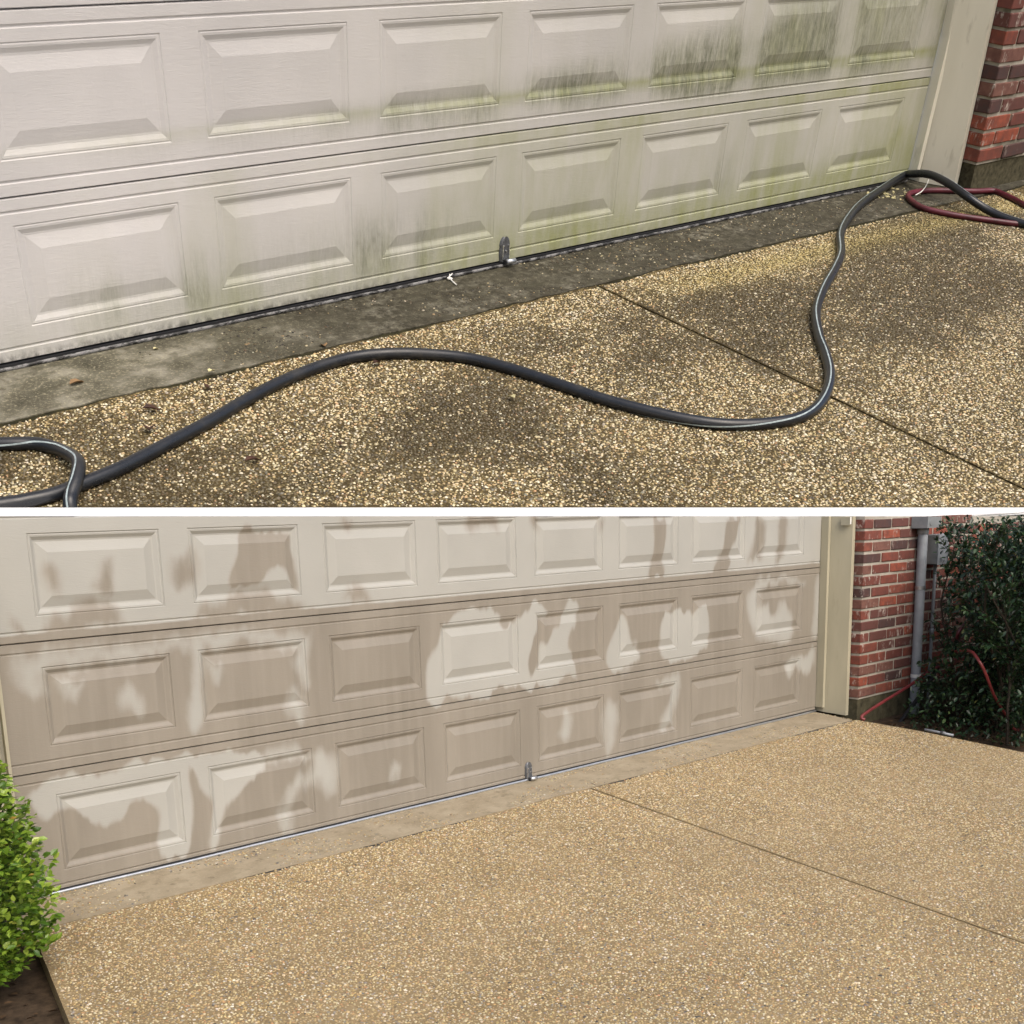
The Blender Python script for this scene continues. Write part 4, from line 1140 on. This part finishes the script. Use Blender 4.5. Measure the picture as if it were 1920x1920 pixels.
# bright boxwood at the left
bx = thing('boxwood_shrub', WL, (-0.55, -0.52, -0.08), 'bright green small-leaved shrub at the lower left edge', 'shrub')
def box_r(z, a): 
    t = np.clip((z + 0.02) / 0.80, 0, 1)
    prof = np.interp(t, [0, 0.06, 0.15, 0.28, 0.36, 0.5, 0.62, 0.8, 0.93, 1.0], [0.20, 0.29, 0.325, 0.335, 0.345, 0.315, 0.30, 0.25, 0.17, 0.06])
    return prof * (0.93 + 0.16 * (fbm(a * 1.6 + 7, z * 9, 47) - 0.5) * 2)
n = 13000
zz_ = g.uniform(-0.02, 0.76, n); aa = g.uniform(0, 2 * math.pi, n)
rr = box_r(zz_, aa) * np.sqrt(g.uniform(0.42, 1.03, n))
C0 = np.array((-0.56, -0.50))
clump = fbm(aa * 4.5 + 3, zz_ * 13, 58)
rr = rr * (0.74 + 0.46 * clump)                      # shoots stand out, hollows between them
P = np.c_[C0[0] + rr * np.cos(aa), C0[1] + rr * np.sin(aa), zz_]
out = np.c_[np.cos(aa), np.sin(aa), np.full(n, 0.45)] + g.uniform(-0.9, 0.9, (n, 3))
sz = g.uniform(0.018, 0.031, n)
camd = np.array(CAM) - P; camd /= np.linalg.norm(camd, axis=1)[:, None]
score = (P[:, 0] - C0[0]) * 0.8 - (P[:, 1] - C0[1]) * 0.9 + g.uniform(0, 0.08, n)
vis = np.argsort(-score)
rim_ok = rr > box_r(zz_, aa) * 0.93
single = [i for i in vis if rim_ok[i]][:240]
sset = set(single)
rest = np.array([i for i in range(n) if i not in sset])
up = np.c_[g.uniform(-0.5, 0.5, n), g.uniform(-0.8, 0.2, n), np.ones(n)]
V_, F_, T_ = leaves_mesh(P[rest], out[rest], up[rest], sz[rest], 0.62, g, np.clip(g.beta(2, 2, len(rest)) * 1.05, 0, 1))
fast_obj('foliage', V_, F_, M_BOX, bx, T_)
lb, lf = leaf_tris(1.0, 0.62)
lme = mesh('leaf', lb, [tuple(q) for q in lf], M_BOXLEAF)
for i in single:
    d = Vector(out[i]).normalized(); s = Vector(up[i]).cross(d).normalized(); u = d.cross(s)
    o = bpy.data.objects.new('leaf', lme); COL.objects.link(o); o.parent = bx
    m4 = Matrix((d, s, u)).transposed().to_4x4() @ Matrix.Scale(float(sz[i]) * 1.15, 4)
    m4.translation = Vector(P[i]) - BASE[bx]
    o.matrix_local = m4
st = []
for k in range(26):
    a = g.uniform(0, 6.28); zt = g.uniform(0.2, 0.68); r = float(box_r(np.array([zt]), np.array([a]))[0]) * 0.9
    st.append((spline([(-0.56, -0.50, -0.08), (-0.56 + 0.3 * r * math.cos(a), -0.5 + 0.3 * r * math.sin(a), zt * 0.5), (-0.56 + r * math.cos(a), -0.5 + r * math.sin(a), zt)], 4), np.linspace(0.008, 0.002, 9)))
obj('branches', *join([tube(p, r, 5) for p, r in st]), M_WOOD, bx)

# leaf litter on the beds
g = np.random.default_rng(9)
n = 1800
P = np.c_[g.uniform(5.13, 6.6, n), g.uniform(-2.2, -0.3, n), np.zeros(n)]
n2 = 260
P = np.vstack([P, np.c_[g.uniform(-1.3, -0.35, n2), g.uniform(-1.4, -0.3, n2), np.zeros(n2)]])
P = P[(P[:, 0] > 4) | (P[:, 0] < -0.271 + 0.289 * (P[:, 1] + 0.56) - 0.03)]
P[:, 2] = L_ZB + L_SL * P[:, 1] - 0.055 + g.uniform(0.003, 0.02, len(P))
n = len(P)
lt = thing('leaf_litter', WL, (5.6, -0.9, -0.14), 'brown leaf litter on the soil beside the driveway', 'leaf litter', kind='stuff')
V_, F_, T_ = leaves_mesh(P, np.c_[g.uniform(-1, 1, (n, 2)), g.uniform(-0.2, 0.3, n)], np.c_[g.uniform(-0.5, 0.5, (n, 2)), np.ones(n)], g.uniform(0.015, 0.04, n), 0.5, g, np.zeros(n))
o = fast_obj('litter', V_, F_, M_LITTER, lt, T_, 'stuff')

# ------------------------------------------------------------------ things on the dirty driveway
hr = 0.0168
def ug(p, h=hr): return (p[0], p[1], gzU(p[1]) + h)
far = [(x, y, gzU(y) + h) for x, y, h in HOSE_FAR][::-1]
path = [(5.10, -0.98, gzU(-0.98) + hr), (4.98, -0.86, gzU(-0.86) + hr)] + far + [ug(p) for p in HOSE[1:]]
path += [ug((0.15, -0.70)), ug((0.06, -0.60)), ug((0.04, -0.50)), ug((0.10, -0.42)), ug((0.20, -0.395), hr), ug((0.29, -0.405), hr)]
lp = [ug(LOOP[1]), ug(LOOP[2]), ug(LOOP[3], hr + 0.004), ug(LOOP[4], hr + 0.016), (LOOP[5][0], LOOP[5][1], gzU(LOOP[5][1]) + 3 * hr), (LOOP[6][0], LOOP[6][1], gzU(LOOP[6][1]) + 2.6 * hr), ug(LOOP[7], hr * 1.5)]
path += lp + [(0.36, -0.806, gzU(-0.80) + 0.012), (0.352, -0.822, gzU(-0.82) - 0.03)]
hose_obj('garden_hose', WU, path, hr, M_RUBBER, 'black rubber garden hose snaking across the dirty driveway', 'hose', 8, 1.0, lambda n: np.interp(np.linspace(0, 1, n), [0, 0.20, 0.36, 0.46, 0.80, 0.90, 1.0], [0.5, 0.2, 0.7, 3.4, 3.6, 6.5, 6.6]))
for i_, q_ in {3: (5.235, -0.305), 4: (5.150, -0.278), 5: (5.055, -0.228), 6: (4.955, -0.178), 7: (4.868, -0.155)}.items(): RED[i_] = q_
redp = [ug(p, 0.0125) for p in RED]
redp = [ug((5.32, -0.70), 0.0125)] + redp + [ug((5.10, -0.83), 0.0125)]
hose_obj('garden_hose', WU, redp, 0.0122, M_REDDARK, 'dark red hose bent in a loop by the cream jamb', 'hose', 8)
hk = spline([ug(p, 0.010 + 0.012 * i) for i, p in enumerate(HOOK)], 6)
t = thing('wire_hook', WU, tuple(hk[0]), 'thin white wire hook lying over the dark red hose', 'wire')
obj('wire', *tube(hk, 0.0024, 6), M_WHITEP, t, smooth=True)
tp = [(2.176, -0.012, gzU(0) + 0.016), (2.171, -0.017, gzU(0) + 0.006), (2.162, -0.042, gzU(-0.04) + 0.004), (2.152, -0.077, gzU(-0.07) + 0.004)]
t = thing('cable_tie', WU, tp[1], 'small white cable tie by the mouldy door seal', 'cable tie')
obj('tail', *tube(spline(tp, 5), 0.0022, 6), M_WHITEP, t)
ring = [(2.166 + 0.007 * math.cos(a), -0.024 + 0.009 * math.sin(a), gzU(0) + 0.0055) for a in np.linspace(0, 6.2, 12)]
obj('head', *tube(ring, 0.0024, 6), M_WHITEP, t)
obj('prong', *tube([(2.168, -0.016, gzU(0) + 0.006), (2.190, -0.008, gzU(0) + 0.014)], 0.002, 6), M_WHITEP, t)

def dry_leaf(p, L, W, rot, mat, label, curl=0.25, h=0.011):
    L *= 1.75; W *= 1.75
    if p[1] > -0.30: h = 0.003; L *= 0.8; W *= 0.8
    b, f = leaf_tris(L, W, 0.5, curl)
    c, s = math.cos(rot), math.sin(rot)
    Vl = [(p[0] + (x - L / 2) * c - y * s, p[1] + (x - L / 2) * s + y * c, gzU(p[1]) + h + z + curl * L * 0.4) for x, y, z in b]
    # give the blade thickness
    n = len(Vl); V2 = Vl + [(x, y, z - 0.0012) for x, y, z in Vl]
    F2 = [tuple(q) for q in f] + [tuple(n + i for i in reversed(q)) for q in f]
    rim = [0, 1, 2, 3, 4, 5]
    F2 += [(rim[(i + 1) % 6], rim[i], n + rim[i], n + rim[(i + 1) % 6]) for i in range(6)]
    o = obj('fallen_leaf', V2, F2, mat, frame=WU, base=(p[0], p[1], gzU(p[1])))
    tag(o, label, 'leaf', 'fallen leaves on the dirty driveway')
LV = LEAVES
dry_leaf(LV['a'], 0.042, 0.018, 0.35, M_TANLEAF, 'tan dry leaf on the concrete strip left of all others')
dry_leaf(LV['b'], 0.024, 0.016, 0.9, M_DEADLEAF, 'rust brown leaf just above the hose on the left slope')
dry_leaf(LV['c'], 0.026, 0.015, -0.3, M_DEADLEAF, 'dark brown leaf upper of two left of the hose')
dry_leaf(LV['d'], 0.025, 0.020, 1.1, M_DEADLEAF, 'round blackish leaf lower of two left of the hose')
dry_leaf(LV['e'], 0.030, 0.013, 0.1, M_DEADLEAF, 'curled dark leaf on pebbles below the hose at left')
dry_leaf(LV['f'], 0.012, 0.010, 0.6, M_DEADLEAF, 'tiny black leaf bit right of the curled dark leaf')
dry_leaf(LV['g'], 0.022, 0.017, 1.3, M_TANLEAF, 'reddish brown leaf at the crack above the hose')
dry_leaf(LV['h'], 0.022, 0.012, 0.4, M_DEADLEAF, 'red brown leaf just under the top of the hose bend')
dry_leaf(LV['i'], 0.017, 0.013, 1.5, M_PALELEAF, 'cream leaf on the dark stain under the hose')
dry_leaf(LV['j'], 0.015, 0.009, 0.3, M_PALELEAF, 'small pale leaf near the foot of the mouldy door')
dry_leaf(LV['k'], 0.018, 0.010, 0.5, M_PALELEAF, 'pale yellow leaf lying in the driveway crack')
g = np.random.default_rng(3)
ch = []
for i in range(60):
    x = 4.62 + abs(g.normal(0, 0.12)); y = -0.03 - abs(g.normal(0, 0.05)) ; s = g.uniform(0.003, 0.010)
    a = g.uniform(0, 3.1); v, f = box(-s, s, -s * 0.4, s * 0.4, 0, 0.003)
    ch.append(([(x + p[0] * math.cos(a) - p[1] * math.sin(a), y + p[0] * math.sin(a) + p[1] * math.cos(a), gzU(y) + 0.001 + p[2]) for p in v], f))
tag(obj('wood_chips', *join(ch), M_PALELEAF, frame=WU), 'scatter of pale chips in the corner by the cream jamb', 'debris', kind='stuff')

for o in COL.objects:
    if o.type == 'MESH' and not o.data.materials: o.data.materials.append(M_WHITEP)
